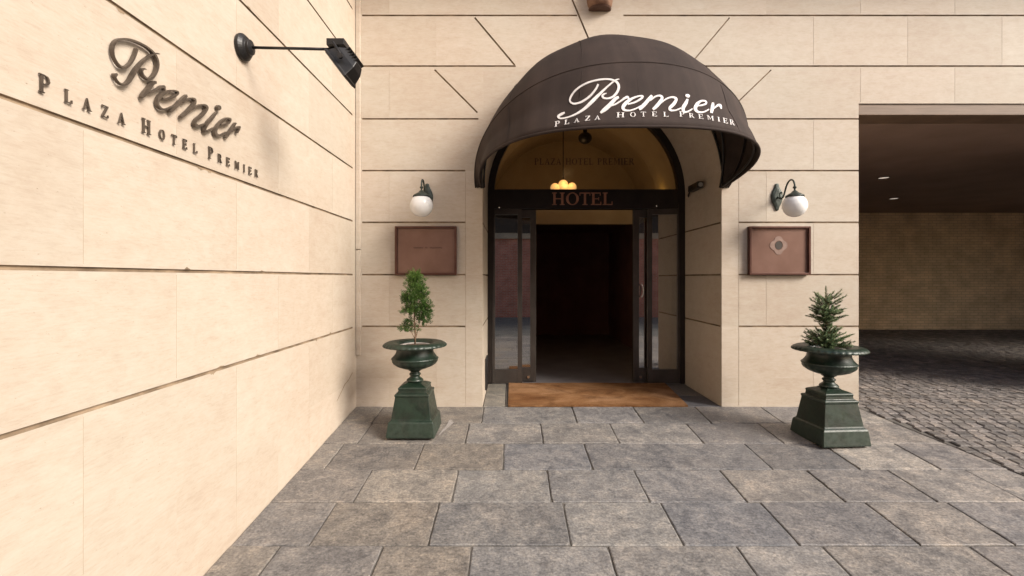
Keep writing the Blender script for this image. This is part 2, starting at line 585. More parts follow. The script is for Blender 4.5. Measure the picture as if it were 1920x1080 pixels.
KX = lambda y: 3.60 + (4.85 - y) * 0.17                              # edge between slabs and driveway
rows = [(762, 793, [708, 905, 1077, 1197, 1318, 1447]),
        (793, 831, [684, 876, 1016, 1152, 1303, 1446]),
        (831, 880, [626, 786, 944, 1103, 1422, 1577]),
        (880, 941, [680, 853, 1030, 1203, 1375, 1548])]
ybase = [WY - 0.0]
palette = [(0.178, 0.170, 0.163), (0.188, 0.178, 0.168), (0.158, 0.153, 0.152), (0.135, 0.134, 0.138), (0.20, 0.192, 0.182), (0.168, 0.162, 0.157)]
bm = bmesh.new()
lay = bm.loops.layers.float_color.new('slab')
rnd = random.Random(11)
rowdefs = []
for (ya, yb, xs) in rows:
    Ya, Yb = fl(960, ya)[1], fl(960, yb)[1]
    mid = (ya + yb) / 2
    rowdefs.append((Ya, Yb, [fl(x, mid)[0] for x in xs]))
y = rowdefs[-1][1]
while y > -1.6:
    x = -1.635 + rnd.uniform(0.25, 0.7)
    xs = []
    while x < 4.6:
        xs.append(x)
        x += rnd.uniform(0.48, 0.86)
    rowdefs.append((y, y - 0.44, xs))
    y -= 0.44
YEND = y
for ri, (Ya, Yb, xs) in enumerate(rowdefs):
    lim0, lim1 = KX(Ya), KX(Yb)
    xs = [x for x in xs if x < lim0 - 0.12]
    if ri < 4:
        x = xs[-1] + 0.62
        while x < lim0 - 0.2:
            xs.append(x)
            x += 0.6
    edges = [(-1.635, -1.635)] + [(x, x) for x in xs] + [(lim0, lim1)]
    for (a0, a1), (b0, b1) in zip(edges, edges[1:]):
        base = rnd.choice(palette)
        k = rnd.uniform(0.88, 1.15)
        # the stones on the left and in the middle foreground are browner, those near the driveway paler
        cx = (a0 + b0) / 2
        tint = (1.02, 0.97, 0.91) if cx < -0.4 else ((1.12, 1.08, 1.04) if cx > 1.9 else (0.97, 0.98, 1.0))
        col = tuple(base[i] * k * tint[i] for i in range(3))
        slab_block(bm, lay, [(a0, Ya), (a1, Yb), (b1, Yb), (b0, Ya)], gz, col, gap=0.002, lift=rnd.uniform(-0.003, 0.003), wob=0.0045)
# threshold slabs inside the arch
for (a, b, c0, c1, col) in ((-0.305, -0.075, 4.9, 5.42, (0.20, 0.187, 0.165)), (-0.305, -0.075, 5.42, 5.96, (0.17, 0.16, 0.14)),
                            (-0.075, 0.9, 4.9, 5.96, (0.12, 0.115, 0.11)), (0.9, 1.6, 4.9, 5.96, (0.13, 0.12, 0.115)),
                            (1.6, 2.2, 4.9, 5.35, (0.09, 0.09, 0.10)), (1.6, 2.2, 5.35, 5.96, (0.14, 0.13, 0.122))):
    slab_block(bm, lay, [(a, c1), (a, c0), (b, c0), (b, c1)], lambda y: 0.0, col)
pav = struct(obj('pavement', bm, 'slab'))
bm = bmesh.new()
for (x0, x1, a, b) in ((-1.7, None, YEND, 1.0), (-1.7, None, 1.0, 4.9), (-0.4, 2.3, 4.9, 6.0)):
    xa_, xb_ = (KX(a), KX(b)) if x1 is None else (x1, x1)
    vs = [bm.verts.new((x, yy, gz(yy) - 0.009)) for x, yy in ((x0, a), (xa_, a), (xb_, b), (x0, b))]
    bm.faces.new(vs)
struct(obj('pavement_bed', bm, 'mortar'))

# dark slot drain along the edge of the driveway
bm = bmesh.new()
pts_ = [4.88, 4.0, 3.0, 2.0, 1.0, YEND]
prev = None
for y_ in pts_:
    c_ = [bm.verts.new((KX(y_) + dx, y_, gz(y_) - 0.010)) for dx in (-0.004, 0.034)]
    if prev:
        bm.faces.new((prev[0], c_[0], c_[1], prev[1]))
    prev = c_
struct(obj('drain_slot', bm, 'framedark'))
# driveway of small granite setts, running under the building
bm = bmesh.new()
lay = bm.loops.layers.float_color.new('slab')
rnd = random.Random(5)
S = 0.105
y = 12.3
row = 0
def dz(y):
    return gz(y) - 0.012
while y > 0.4:
    x = 3.4 - (0.05 if row % 2 else 0)
    while x < 13.6:
        w = S * rnd.uniform(0.85, 1.25)
        if x > KX(min(y, 4.85)) + 0.045 and not (y > 5.5 and x > 0.92 * y + 3.2):
            k = rnd.uniform(0.8, 1.2)
            col = rnd.choice([(0.15, 0.135, 0.125), (0.18, 0.16, 0.148), (0.12, 0.108, 0.10)])
            col = tuple(c * k for c in col)
            lf = rnd.uniform(-0.006, 0.007)
            if x - 0 < y * 1.25 + 0.8:
                slab_block(bm, lay, [(x, y), (x, y - S), (x + w, y - S), (x + w, y)], dz, col, 0.03, 0.003, 0.010, lf * 0.6)
        x += w
    y -= S
    row += 1
struct(obj('driveway', bm, 'sett'))
bm = bmesh.new()
for (a, b) in ((0.3, 1.0), (1.0, 4.9), (4.9, 12.4)):
    vs = [bm.verts.new((x, yy, gz(yy) - 0.026)) for x, yy in ((KX(min(a, 4.85)), a), (16, a), (16, b), (KX(min(b, 4.85)), b))]
    bm.faces.new(vs)
struct(obj('driveway_bed', bm, 'mortar'))

# pale mortar smear on the paving beside the left pedestal
bm = bmesh.new()
rnd = random.Random(4)
cl = [(-0.655, 4.18), (-0.640, 4.25), (-0.622, 4.32), (-0.600, 4.39), (-0.585, 4.46), (-0.60, 4.52)]
L_, R_ = [], []
for i, (x, y_) in enumerate(cl):
    w = (0.006, 0.010, 0.014, 0.020, 0.028, 0.010)[i]
    L_.append(bm.verts.new((x - w, y_, gz(y_) + 0.006)))
    R_.append(bm.verts.new((x + w + rnd.uniform(0, 0.008), y_ + 0.01, gz(y_ + 0.01) + 0.006)))
for i in range(len(cl) - 1):
    bm.faces.new((L_[i], R_[i], R_[i + 1], L_[i + 1]))
struct(obj('mortar_smear', bm, 'collar'))

# ------------------------------------------------------------------ hotel building
AX, AZ, AR = 0.946, 2.42, 1.256            # centre, springing and radius of the arch
HB = (AX, WY, 0)
hotel = thing('hotel_building', 'cream stone hotel facade with an arched doorway and bands of grooved masonry', 'building', HB)

XO = WX(1610)                              # left edge of the passage
ZO = WZ(194)
TOP = 8.0
N = 48
arch = [(AX + AR, -0.45), (AX + AR, AZ)] + [(AX + AR * math.cos(PI * k / N), AZ + AR * math.sin(PI * k / N)) for k in range(1, N)] + [(AX - AR, AZ), (AX - AR, -0.45)]
outline = [(SX, -0.45), (SX, TOP), (12.0, TOP), (12.0, -0.45), (7.4, -0.45), (7.4, ZO), (XO, ZO), (XO, -0.45)] + arch
bm = bmesh.new()
fr = [bm.verts.new((x, WY, z)) for x, z in outline]
bk = [bm.verts.new((x, DY + 0.12, z)) for x, z in outline]
bm.faces.new(fr)
bm.faces.new(bk[::-1])
for i in range(len(outline)):
    j = (i + 1) % len(outline)
    bm.faces.new((fr[i], bk[i], bk[j], fr[j]))
front = obj('front_wall', off(bm, HB), ['stone', 'joint', 'hair'], hotel)

bm = bmesh.new()
n = (0, -1, 0)
XL, XLB = WX(679), WX(872.5)
XRB = WX(1385)
def fg(px0, py0, px1, py1, w=0.018, d=0.010):
    groove(bm, (WX(px0), WY, WZ(py0)), (WX(px1), WY, WZ(py1)), n, w, d)
for i, z in enumerate(ROWZ):
    py = HZ - (z - CAMZ) * F / WY
    lefts = {2: 1082, 3: 967, 4: 897}
    rights = {2: 1169, 3: 1291, 4: 1361}
    if i < 2:
        fg(679, py, 1060, py)
        fg(1195, py, 2600, py)
        continue
    fg(679, py, lefts.get(i, 872.5), py)
    fg(rights.get(i, 1385), py, 2600 if i < 4 else 1612, py)
for a in ((890, 33, 965, 122), (815, 131, 895, 211), (1068, -12, 1105, 76)):
    fg(*a)
for a in ((1368, 33, 1293, 122), (1446, 131, 1363, 211)):
    fg(*a, w=0.013)
# hairline vertical joints
def hair(px, py0, py1):
    groove(bm, (WX(px), WY, WZ(py0)), (WX(px), WY, WZ(py1)), n, 0.006, 0.002, 0.002, 2)
hair(873, 323, 760)
hair(1385, 323, 760)
zz = ROWZ + [0.0]
for i in range(1, len(zz) - 1):
    k = -4
    while k < 12:
        x = AX - 7.681 + 0.99 * (k + 5) - (0.495 if i % 2 else 0.0)
        k += 1
        px = 960 + x * F / WY
        lo, hi = (800, 1460) if i < 5 else (872, 1386)
        if px < 690 or px > 2100 or lo < px < hi or (px > 1600 and i >= 4):
            continue
        b_ = zz[i + 1] + 0.015
        if i == 3 and px > 1600:
            b_ = ZO + 0.01
        groove(bm, (x, WY, zz[i] - 0.015), (x, WY, b_), n, 0.0035, 0.0015, 0.002, 2)
# joints on both reveals and along the soffit of the arch
for z in ROWZ[6:]:
    groove(bm, (AX + AR, WY + 0.03, z), (AX + AR, DY - 0.01, z), (-1, 0, 0), 0.016, 0.02)
    groove(bm, (AX - AR, WY + 0.03, z), (AX - AR, DY - 0.01, z), (1, 0, 0), 0.016, 0.02)
cut = obj('cutter', off(bm, HB), ['stone', 'joint', 'hair'])
cut.location = HB
front.location = (0, 0, 0)
boolean_cut(front, cut)

# side wall
bm = bmesh.new()
bx(bm, SX - 0.5, SX - 0.0005, -1.9, WY + 0.3, -0.45, TOP)
side = obj('side_wall', off(bm, HB), ['stone', 'joint', 'hair'], hotel)
bm = bmesh.new()
for i, z in enumerate(ROWZ):
    groove(bm, (SX, -1.95, z), (SX, 4.785, z), (1, 0, 0))
zs = ROWZ + [-0.2]
for i in range(len(zs) - 1):
    y = 2.295 - 2.0 + (0.495 if i % 2 else 0.0) - 0.495
    while y < 4.7:
        if y > -1.8:
            groove(bm, (SX, y, zs[i] - 0.02), (SX, y, zs[i + 1] + 0.02), (1, 0, 0), 0.0035, 0.0015, 0.002, 2)
        y += 0.99
# chip and crack low on the corner stone
pts = [(4.78, 0.38), (4.66, 0.33), (4.56, 0.31), (4.47, 0.26), (4.35, 0.20)]
cut = obj('cutter', off(bm, HB), ['stone', 'joint', 'hair'])
cut.location = HB
boolean_cut(side, cut)
bm = bmesh.new()
for a, b in zip(pts, pts[1:]):
    vs = [bm.verts.new((SX + 0.002, q[0], q[1] + s)) for q, s in ((a, 0.006), (a, -0.006), (b, -0.005), (b, 0.004))]
    bm.faces.new(vs)
obj('stone_crack', off(bm, HB), 'joint', hotel)

rnd = random.Random(31)
for (y, z) in ((1.95, ROWZ[5]), (2.45, ROWZ[6]), (2.52, ROWZ[6]), (2.9, ROWZ[4]), (2.35, ROWZ[7]), (3.05, ROWZ[7]), (2.55, ROWZ[8]), (2.62, ROWZ[8]), (3.0, ROWZ[8]), (3.9, ROWZ[8]), (4.2, ROWZ[8])):
    bm = bmesh.new()
    n_ = 9
    sg = rnd.choice((-1, -1, 1))
    w, h = rnd.uniform(0.012, 0.035), rnd.uniform(0.006, 0.016)
    P = [(y - w + 2 * w * k / (n_ - 1), z + sg * 0.0095 + sg * h * math.sin(PI * k / (n_ - 1)) * rnd.uniform(0.4, 1.0)) for k in range(n_)]
    P += [(y + w, z + sg * 0.0085), (y - w, z + sg * 0.0085)]
    bm.faces.new([bm.verts.new((SX + 0.0008, a, b)) for a, b in P])
    obj('stone_chip', off(bm, HB), 'joint', hotel)
# thin stone-coloured strip in the corner, two lengths
boxobj('corner_strip', 'stone', hotel, SX + 0.004, WX(677), WY - 0.028, WY - 0.001, WZ(665), WZ(469), 0.004, HB)
boxobj('corner_strip', 'stone', hotel, SX + 0.004, WX(677), WY - 0.034, WY - 0.001, WZ(467.5), 4.69, 0.004, HB)
# cornice high above
bm = bmesh.new()
bx(bm, SX + 0.002, 12, WY - 0.52, WY - 0.002, 4.87, 5.1)
bx(bm, SX + 0.003, 12, WY - 0.34, WY - 0.003, 4.70, 4.869)
obj('cornice', off(bm, HB), 'concrete', hotel, bevel=0.02)
# ornament at the keystone
bm = bmesh.new()
KX0 = WX(1128.5, 4.78)
prof = [(4.165, 0.085, 0.075), (4.175, 0.105, 0.10), (4.20, 0.118, 0.13), (4.26, 0.128, 0.16), (4.36, 0.12, 0.15), (4.55, 0.13, 0.12), (4.69, 0.14, 0.15)]
rings = []
for z, hw, dp in prof:
    ring = []
    for k in range(13):
        a = PI * k / 12
        fl_ = 1 + 0.07 * math.cos(6 * a)
        ring.append(bm.verts.new((KX0 + hw * math.cos(a) * fl_, WY - 0.003 - dp * math.sin(a) * fl_, z)))
    rings.append(ring)
for a, b in zip(rings, rings[1:]):
    for k in range(12):
        bm.faces.new((a[k], a[k + 1], b[k + 1], b[k]))
bm.faces.new(rings[0])
bm.faces.new(rings[-1][::-1])
obj('keystone_ornament', off(bm, HB), 'stonedark', hotel, smooth=True)
bm = bmesh.new()  # dark lip shaped as the shadow under the ornament's lower end
rings = []
for z, hw, dp in ((4.145, 0.075, 0.06), (4.150, 0.115, 0.10), (4.164, 0.120, 0.115)):
    rings.append([bm.verts.new((KX0 + hw * math.cos(PI * k / 12), WY - 0.003 - dp * math.sin(PI * k / 12), z)) for k in range(13)])
for a, b in zip(rings, rings[1:]):
    for k in range(12):
        bm.faces.new((a[k], a[k + 1], b[k + 1], b[k]))
bm.faces.new(rings[0])
bm.faces.new(rings[-1][::-1])
obj('ornament_shadow', off(bm, HB), 'engrave_shadow', hotel)

# passage at the right: lintel, ceiling, rear and side walls
boxobj('lintel', 'timber', hotel, XO + 0.002, 7.398, WY + 0.012, WY + 0.30, WZ(215), ZO - 0.002, 0.006, HB)
CZ = WZ(215) + 0.02
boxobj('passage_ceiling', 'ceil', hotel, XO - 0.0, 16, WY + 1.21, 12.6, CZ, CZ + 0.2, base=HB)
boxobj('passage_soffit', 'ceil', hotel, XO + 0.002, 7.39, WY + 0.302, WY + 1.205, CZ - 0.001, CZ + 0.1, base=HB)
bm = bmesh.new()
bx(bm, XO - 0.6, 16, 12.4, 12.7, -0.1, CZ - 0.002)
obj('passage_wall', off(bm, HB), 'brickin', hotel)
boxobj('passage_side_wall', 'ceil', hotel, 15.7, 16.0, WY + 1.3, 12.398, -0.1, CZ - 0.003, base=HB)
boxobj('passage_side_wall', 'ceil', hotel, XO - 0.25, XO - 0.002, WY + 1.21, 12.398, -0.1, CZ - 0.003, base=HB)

# vestibule behind the doors
VB = 8.2
bm = bmesh.new()
VR = 1.33
def arc(n=32, r=VR):
    return [(AX + r * math.cos(PI * k / n), AZ + r * math.sin(PI * k / n)) for k in range(n + 1)]
a0 = [bm.verts.new((x, DY + 0.10, z)) for x, z in [(AX + VR, 0)] + arc() + [(AX - VR, 0)]]
a1 = [bm.verts.new((x, VB, z)) for x, z in [(AX + VR, 0)] + arc() + [(AX - VR, 0)]]
for i in range(len(a0) - 1):
    bm.faces.new((a0[i], a0[i + 1], a1[i + 1], a1[i]))
obj('vestibule_vault', off(bm, HB), 'wall_in', hotel)
bm = bmesh.new()
ZD = WZ(420, VB)
pts = [(AX + VR, ZD)] + arc() + [(AX - VR, ZD)]
p0 = [bm.verts.new((x, VB, z)) for x, z in pts]
p1 = [bm.verts.new((x, VB + 0.15, z)) for x, z in pts]
bm.faces.new(p0)
bm.faces.new(p1[::-1])
for i in range(len(p0)):
    j = (i + 1) % len(p0)
    bm.faces.new((p0[i], p1[i], p1[j], p0[j]))
obj('vestibule_wall', off(bm, HB), 'wall_in', hotel)
bm = bmesh.new()
X0, X1 = AX - VR, AX + VR
bx(bm, X0 - 0.1, X1 + 0.1, 11.0, 11.1, -0.02, 2.6)
bx(bm, X0 - 0.1, X0 - 0.002, VB, 13.0, -0.02, 2.6)
bx(bm, X1 + 0.002, X1 + 0.1, VB, 13.0, -0.02, 2.6)
bx(bm, X0 - 0.1, X1 + 0.1, VB + 0.152, 13.0, ZD + 0.1, ZD + 0.2)
# opaque cladding of the vestibule sides below the springing (dark timber)
bx(bm, X0 + 0.003, X0 + 0.02, DY + 0.2, VB, 0.0, 2.3)
bx(bm, X1 - 0.02, X1 - 0.003, DY + 0.2, VB, 0.0, 2.3)
obj('corridor_lining', off(bm, HB), 'darkroom', hotel)
bm = bmesh.new()
bx(bm, X0 - 0.1, X1 + 0.1, 5.962, 13.0, -0.05, 0.004)
obj('lobby_floor', off(bm, HB), 'tile', hotel)

# door frame, measured in the plane of the door
DX = lambda px: WX(px, DY)
DZ = lambda py: WZ(py, DY)
bm = bmesh.new()
ro, ri = AR - 0.002, AR - 0.085
o = [(AX + ro, 0.006)] + [(AX + ro * math.cos(PI * k / 40), AZ + ro * math.sin(PI * k / 40)) for k in range(41)] + [(AX - ro, 0.006)]
i_ = [(AX + ri + 0.03, 0.006)] + [(AX + ri * math.cos(PI * k / 40), AZ + ri * math.sin(PI * k / 40)) for k in range(41)] + [(AX - ri - 0.03, 0.006)]
vo0 = [bm.verts.new((x, DY - 0.05, z)) for x, z in o]
vi0 = [bm.verts.new((x, DY - 0.05, z)) for x, z in i_]
vo1 = [bm.verts.new((x, DY + 0.05, z)) for x, z in o]
vi1 = [bm.verts.new((x, DY + 0.05, z)) for x, z in i_]
for k in range(len(o) - 1):
    bm.faces.new((vo0[k], vo0[k + 1], vi0[k + 1], vi0[k]))
    bm.faces.new((vo1[k + 1], vo1[k], vi1[k], vi1[k + 1]))
    bm.faces.new((vi0[k], vi0[k + 1], vi1[k + 1], vi1[k]))
    bm.faces.new((vo0[k + 1], vo0[k], vo1[k], vo1[k + 1]))
for k in (0, len(o) - 1):
    f = [vo0[k], vi0[k], vi1[k], vo1[k]]
    bm.faces.new(f)
obj('arch_frame', off(bm, HB), 'framedark', hotel)
xi0, xi1 = AX - ri - 0.03, AX + ri + 0.03
boxobj('door_header', 'framedark', hotel, xi0 + 0.002, xi1 - 0.002, DY - 0.045, DY + 0.09, DZ(392), DZ(356), 0.004, HB)

def panel(name, x0, x1, y0, y1, z0, z1, stl, str_, bot, top, mm='frame', parent=hotel):
    bm = bmesh.new()
    bx(bm, x0, x0 + stl, y0, y1, z0, z1)
    bx(bm, x1 - str_, x1, y0, y1, z0, z1)
    bx(bm, x0 + stl, x1 - str_, y0 + 0.002, y1 - 0.002, z0, z0 + bot)
    bx(bm, x0 + stl, x1 - str_, y0 + 0.002, y1 - 0.002, z1 - top, z1)
    p = obj(name, off(bm, HB), mm, parent, bevel=0.0025)
    ym = (y0 + y1) / 2
    boxobj('glass', 'glass', p, x0 + stl - 0.004, x1 - str_ + 0.004, ym - 0.003, ym + 0.003, z0 + bot - 0.004, z1 - top + 0.004, 0, HB)
    return p
zt = DZ(392) - 0.002
panel('side_light', xi0 + 0.003, DX(979), DY - 0.035, DY + 0.005, 0.008, zt, 0.035, 0.058, 0.175, 0.07)
panel('side_light', DX(1213), xi1 - 0.003, DY - 0.035, DY + 0.005, 0.008, zt, 0.058, 0.035, 0.175, 0.07)
Y2 = DY + 0.055
def D2(px):
    return WX(px, Y2)
for (a, b, hx) in ((xi0 + 0.02, D2(1005), None), (D2(1186.5), xi1 - 0.02, D2(1204))):
    p = panel('sliding_door', a, b, DY + 0.03, DY + 0.08, 0.012, zt, 0.075, 0.075, 0.18, 0.10)
    bm = bmesh.new()
    xx = b - 0.10 if hx is None else a + 0.10
    lathe_dir(bm, [(0.0, 0), (0.018, 0), (0.018, 0.012), (0.0, 0.012)], (xx - (0.0 if hx is None else 0.01), DY + 0.029, 0.075), (0, -1, 0), 14)
    obj('floor_bolt', off(bm, HB), 'steel', p, smooth=False)
    if hx is not None:
        bm = bmesh.new()
        zc = WZ(545, DY)
        pts = []
        for k in range(11):
            a_ = -PI / 2 + PI * k / 10
            pts.append((a + 0.11 + 0.03 * math.cos(a_) - 0.02, DY - 0.002 - 0.012 * math.cos(a_), zc + 0.085 * math.sin(a_)))
        tube(bm, pts, 0.008, 8)
        obj('handle', off(bm, HB), 'steel', p, smooth=True)
for px, py in ((936, 390), (1229, 387)):
    bm = bmesh.new()
    lathe_dir(bm, [(0.0, 0), (0.009, 0), (0.012, 0.012), (0.0, 0.018)], (DX(px), DY - 0.046, DZ(py)), (0, -1, 0), 12)
    obj('door_sensor', off(bm, HB), 'steel', hotel)
# fanlight
bm = bmesh.new()
rg = ri + 0.004
zg = DZ(356) - 0.002
ag = math.asin(max(-1, min(1, (zg - AZ) / rg)))
pts = [(AX + rg * math.cos(t), AZ + rg * math.sin(t)) for t in [ag + (PI - 2 * ag) * k / 40 for k in range(41)]]
p0 = [bm.verts.new((x, DY - 0.004, z)) for x, z in pts]
p1 = [bm.verts.new((x, DY + 0.004, z)) for x, z in pts]
bm.faces.new(p0)
bm.faces.new(p1[::-1])
for i in range(len(p0)):
    j = (i + 1) % len(p0)
    bm.faces.new((p0[i], p1[i], p1[j], p0[j]))
fan = obj('fanlight', off(bm, HB), 'glass_top', hotel)

# ------------------------------------------------------------------ lettering
# every letter is a list of polygons in a unit box: x 0..w, z 0..1 (thick stems, thin bars, slab serifs)
TK, TN, SF = 0.16, 0.07, 0.06
def q(x0, z0, x1, z1, x2, z2, x3, z3):
    return [(x0, z0), (x1, z1), (x2, z2), (x3, z3)]
def rect(x0, z0, x1, z1):
    return q(x0, z0, x1, z0, x1, z1, x0, z1)
def stem(x, w=TK, z0=0.0, z1=1.0, s=0.09):
    return [rect(x, z0 + SF, x + w, z1 - SF), rect(x - s, z0, x + w + s, z0 + SF), rect(x - s, z1 - SF, x + w + s, z1)]
def ring(cx, cz, rx, rz, tx, tz, a0=0, a1=360, n=22):
    out = []
    for k in range(n):
        a, b = R(a0 + (a1 - a0) * k / n), R(a0 + (a1 - a0) * (k + 1) / n)
        out.append([(cx + rx * math.cos(a), cz + rz * math.sin(a)), (cx + rx * math.cos(b), cz + rz * math.sin(b)),
                    (cx + (rx - tx) * math.cos(b), cz + (rz - tz) * math.sin(b)), (cx + (rx - tx) * math.cos(a), cz + (rz - tz) * math.sin(a))])
    return out
GL = {
    'I': (0.36, stem(0.10)),
    'H': (0.92, stem(0.10) + stem(0.66) + [rect(0.26, 0.47, 0.66, 0.54)]),
    'O': (0.90, ring(0.45, 0.5, 0.43, 0.51, 0.16, 0.06)),
    'T': (0.82, [rect(0.33, SF, 0.49, 0.93), rect(0.22, 0, 0.60, SF), rect(0.0, 0.93, 0.82, 1.0), rect(0.0, 0.76, 0.05, 0.93), rect(0.77, 0.76, 0.82, 0.93)]),
    'E': (0.76, stem(0.10) + [rect(0.352, 0.0, 0.74, 0.07), rect(0.352, 0.93, 0.70, 1.0), rect(0.26, 0.47, 0.58, 0.53), rect(0.69, 0.072, 0.74, 0.25), rect(0.65, 0.77, 0.70, 0.928), rect(0.54, 0.38, 0.58, 0.468), rect(0.54, 0.532, 0.58, 0.62)]),
    'L': (0.72, stem(0.10) + [rect(0.352, 0.0, 0.70, 0.07), rect(0.65, 0.072, 0.70, 0.28)]),
    'P': (0.74, stem(0.10) + ring(0.352, 0.73, 0.34, 0.27, 0.14, 0.06, -90, 90, 14) + [rect(0.262, 0.46, 0.35, 0.52)]),
    'R': (0.84, stem(0.10) + ring(0.352, 0.745, 0.31, 0.255, 0.14, 0.06, -90, 90, 14) + [rect(0.262, 0.49, 0.35, 0.55), q(0.36, 0.485, 0.50, 0.485, 0.80, 0.05, 0.62, 0.05), rect(0.62, 0.0, 0.86, 0.05)]),
    'A': (0.90, [q(0.10, SF, 0.17, SF, 0.45, 0.86, 0.42, 0.98), q(0.42, 0.985, 0.47, 0.985, 0.80, SF, 0.62, SF), rect(0.24, 0.32, 0.64, 0.37), rect(0.0, 0, 0.27, SF - 0.001), rect(0.53, 0, 0.90, SF - 0.001)]),
    'Z': (0.76, [rect(0.04, 0.93, 0.74, 1.0), rect(0.0, 0.0, 0.74, 0.07), q(0.0, 0.071, 0.19, 0.071, 0.74, 0.929, 0.55, 0.929), rect(0.69, 0.072, 0.74, 0.25), rect(0.04, 0.77, 0.09, 0.928)]),
    'M': (1.08, [rect(0.12, SF, 0.19, 0.93), rect(0.82, SF, 0.98, 0.93), q(0.192, 0.93, 0.27, 0.985, 0.56, 0.25, 0.50, 0.10), q(0.50, 0.09, 0.565, 0.24, 0.82, 0.985, 0.818, 0.80), rect(0.04, 0, 0.28, SF), rect(0.74, 0, 1.06, SF), rect(0.04, 0.93, 0.19, 1.0), rect(0.822, 0.931, 1.06, 1.0)]),
}

def poly_prism(bm, P, fn, depth, k=0):
    """polygon P mapped by fn(u, v, d) to 3-D; depth is the thickness outward"""
    e = 0.0004 * k
    a = [bm.verts.new(fn(x, z, 0.0)) for x, z in P]
    b = [bm.verts.new(fn(x, z, depth + e)) for x, z in P]
    bm.faces.new(a[::-1])
    bm.faces.new(b)
    for i in range(len(P)):
        j = (i + 1) % len(P)
        bm.faces.new((a[i], a[j], b[j], b[i]))

def glyph_mesh(bm, ch, fn, depth):
    for k, P in enumerate(GL[ch][1]):
        poly_prism(bm, P, fn, depth, k % 5)

# copper letters HOTEL on the header
hs = thing('hotel_sign', 'copper coloured raised letters reading HOTEL across the dark door header', 'sign', (WX(1091, 5.93), 5.93, WZ(384, 5.93)))
spans = [('H', 1035, 1059), ('O', 1061, 1086), ('T', 1087, 1107), ('E', 1108, 1128), ('L', 1130, 1149)]
z0, z1 = WZ(384, 5.92), WZ(361, 5.92)
for ch, a, b in spans:
    bm = bmesh.new()
    xa, xb = WX(a, 5.92), WX(b, 5.92)
    w = GL[ch][0]
    glyph_mesh(bm, ch, lambda u, v, d: Vector((xa + (xb - xa) * u / w, DY - 0.0465 - d, z0 + (z1 - z0) * v)), 0.014)
    obj('letter', off(bm, hs.location), 'hotel', hs)

# lettering on the fanlight glass
x = 1002.0
txt = 'PLAZA HOTEL PREMIER'
wtot = sum((GL[c][0] * 0.92 + 0.12) if c != ' ' else 0.55 for c in txt)
sc = (1190 - 1002) / wtot
for ch in txt:
    if ch == ' ':
        x += 0.55 * sc
        continue
    xa, xb = WX(x, DY), WX(x + GL[ch][0] * 0.92 * sc, DY)
    w = GL[ch][0]
    bm = bmesh.new()
    glyph_mesh(bm, ch, lambda u, v, d: Vector((xa + (xb - xa) * u / w, DY - 0.0045 - d, WZ(309, DY) + (WZ(297, DY) - WZ(309, DY)) * v)), 0.0012)
    x += (GL[ch][0] * 0.92 + 0.12) * sc
    obj('letter', off(bm, HB), 'vinyl', fan)

# ---- the awning
HG = (0.945, 4.9025, 2.30)                   # hinge line of the hoops
def aparam(a):
    """angle above the horizontal -> reach, half width, roundness"""
    ks = [5, 16, 28, 45, 62, 76, 90]
    Rr = [1.56, 1.48, 1.50, 1.45, 1.42, 1.41, 1.425]
    Ww = [1.268, 1.280, 1.328, 1.28, 1.26, 1.27, 1.295]
    Nn = [2.8, 2.5, 2.24, 2.15, 2.02, 1.97, 2.0]
    return (float(np.interp(a, ks, Rr)), float(np.interp(a, ks, Ww)), float(np.interp(a, ks, Nn)))
def aw(a, t):
    r, w, nn = aparam(a)
    c, s = math.cos(t), math.sin(t)
    cx = math.copysign(abs(c) ** (2 / nn), c)
    sy = max(abs(s), 1e-9) ** (2 / nn)
    ar = R(a)
    return Vector((HG[0] - w * cx, HG[1] - r * sy * math.cos(ar), HG[2] + r * sy * math.sin(ar)))
AB = Vector((HG[0], WY, HG[2]))
awn = thing('awning', 'dark brown fabric dome awning over the arched hotel doorway', 'awning', AB)
bm = bmesh.new()
uvl = bm.loops.layers.uv.new('UVMap')
NA, NTT = 36, 96
angs = [5 + (90 - 5) * i / NA for i in range(NA + 1)]
angs = sorted(set(angs + [28.0]))
grid = []
ts = [0.5 * PI * (1 - math.cos(PI * k / NTT)) * 0.35 + PI * k / NTT * 0.65 for k in range(NTT + 1)]
for a in angs:
    rowv = []
    for k, t in enumerate(ts):
        p = aw(a, t)
        # slight slack between the gores
        wr = 0.006 * math.sin(14 * t) * math.sin(PI * (a - 5) / 23 if a < 28 else PI * (a - 28) / 62)
        d = (p - Vector(HG))
        if d.length > 1e-6:
            p = p + d.normalized() * wr
        rowv.append(bm.verts.new(p))
    grid.append(rowv)
for i in range(len(angs) - 1):
    for k in range(NTT):
        f = bm.faces.new((grid[i][k], grid[i][k + 1], grid[i + 1][k + 1], grid[i + 1][k]))
        for lp, (ii, kk) in zip(f.loops, ((i, k), (i, k + 1), (i + 1, k + 1), (i + 1, k))):
            lp[uvl].uv = (ts[kk] / PI, angs[ii] / 90)
bmesh.ops.recalc_face_normals(bm, faces=bm.faces)
bm.normal_update()
bvh = BVHTree.FromBMesh(bm)
canopy = obj('canopy', off(bm, AB), 'fabric', awn, smooth=True)
md = canopy.modifiers.new('thickness', 'SOLIDIFY')
md.thickness = 0.004
md.offset = 0
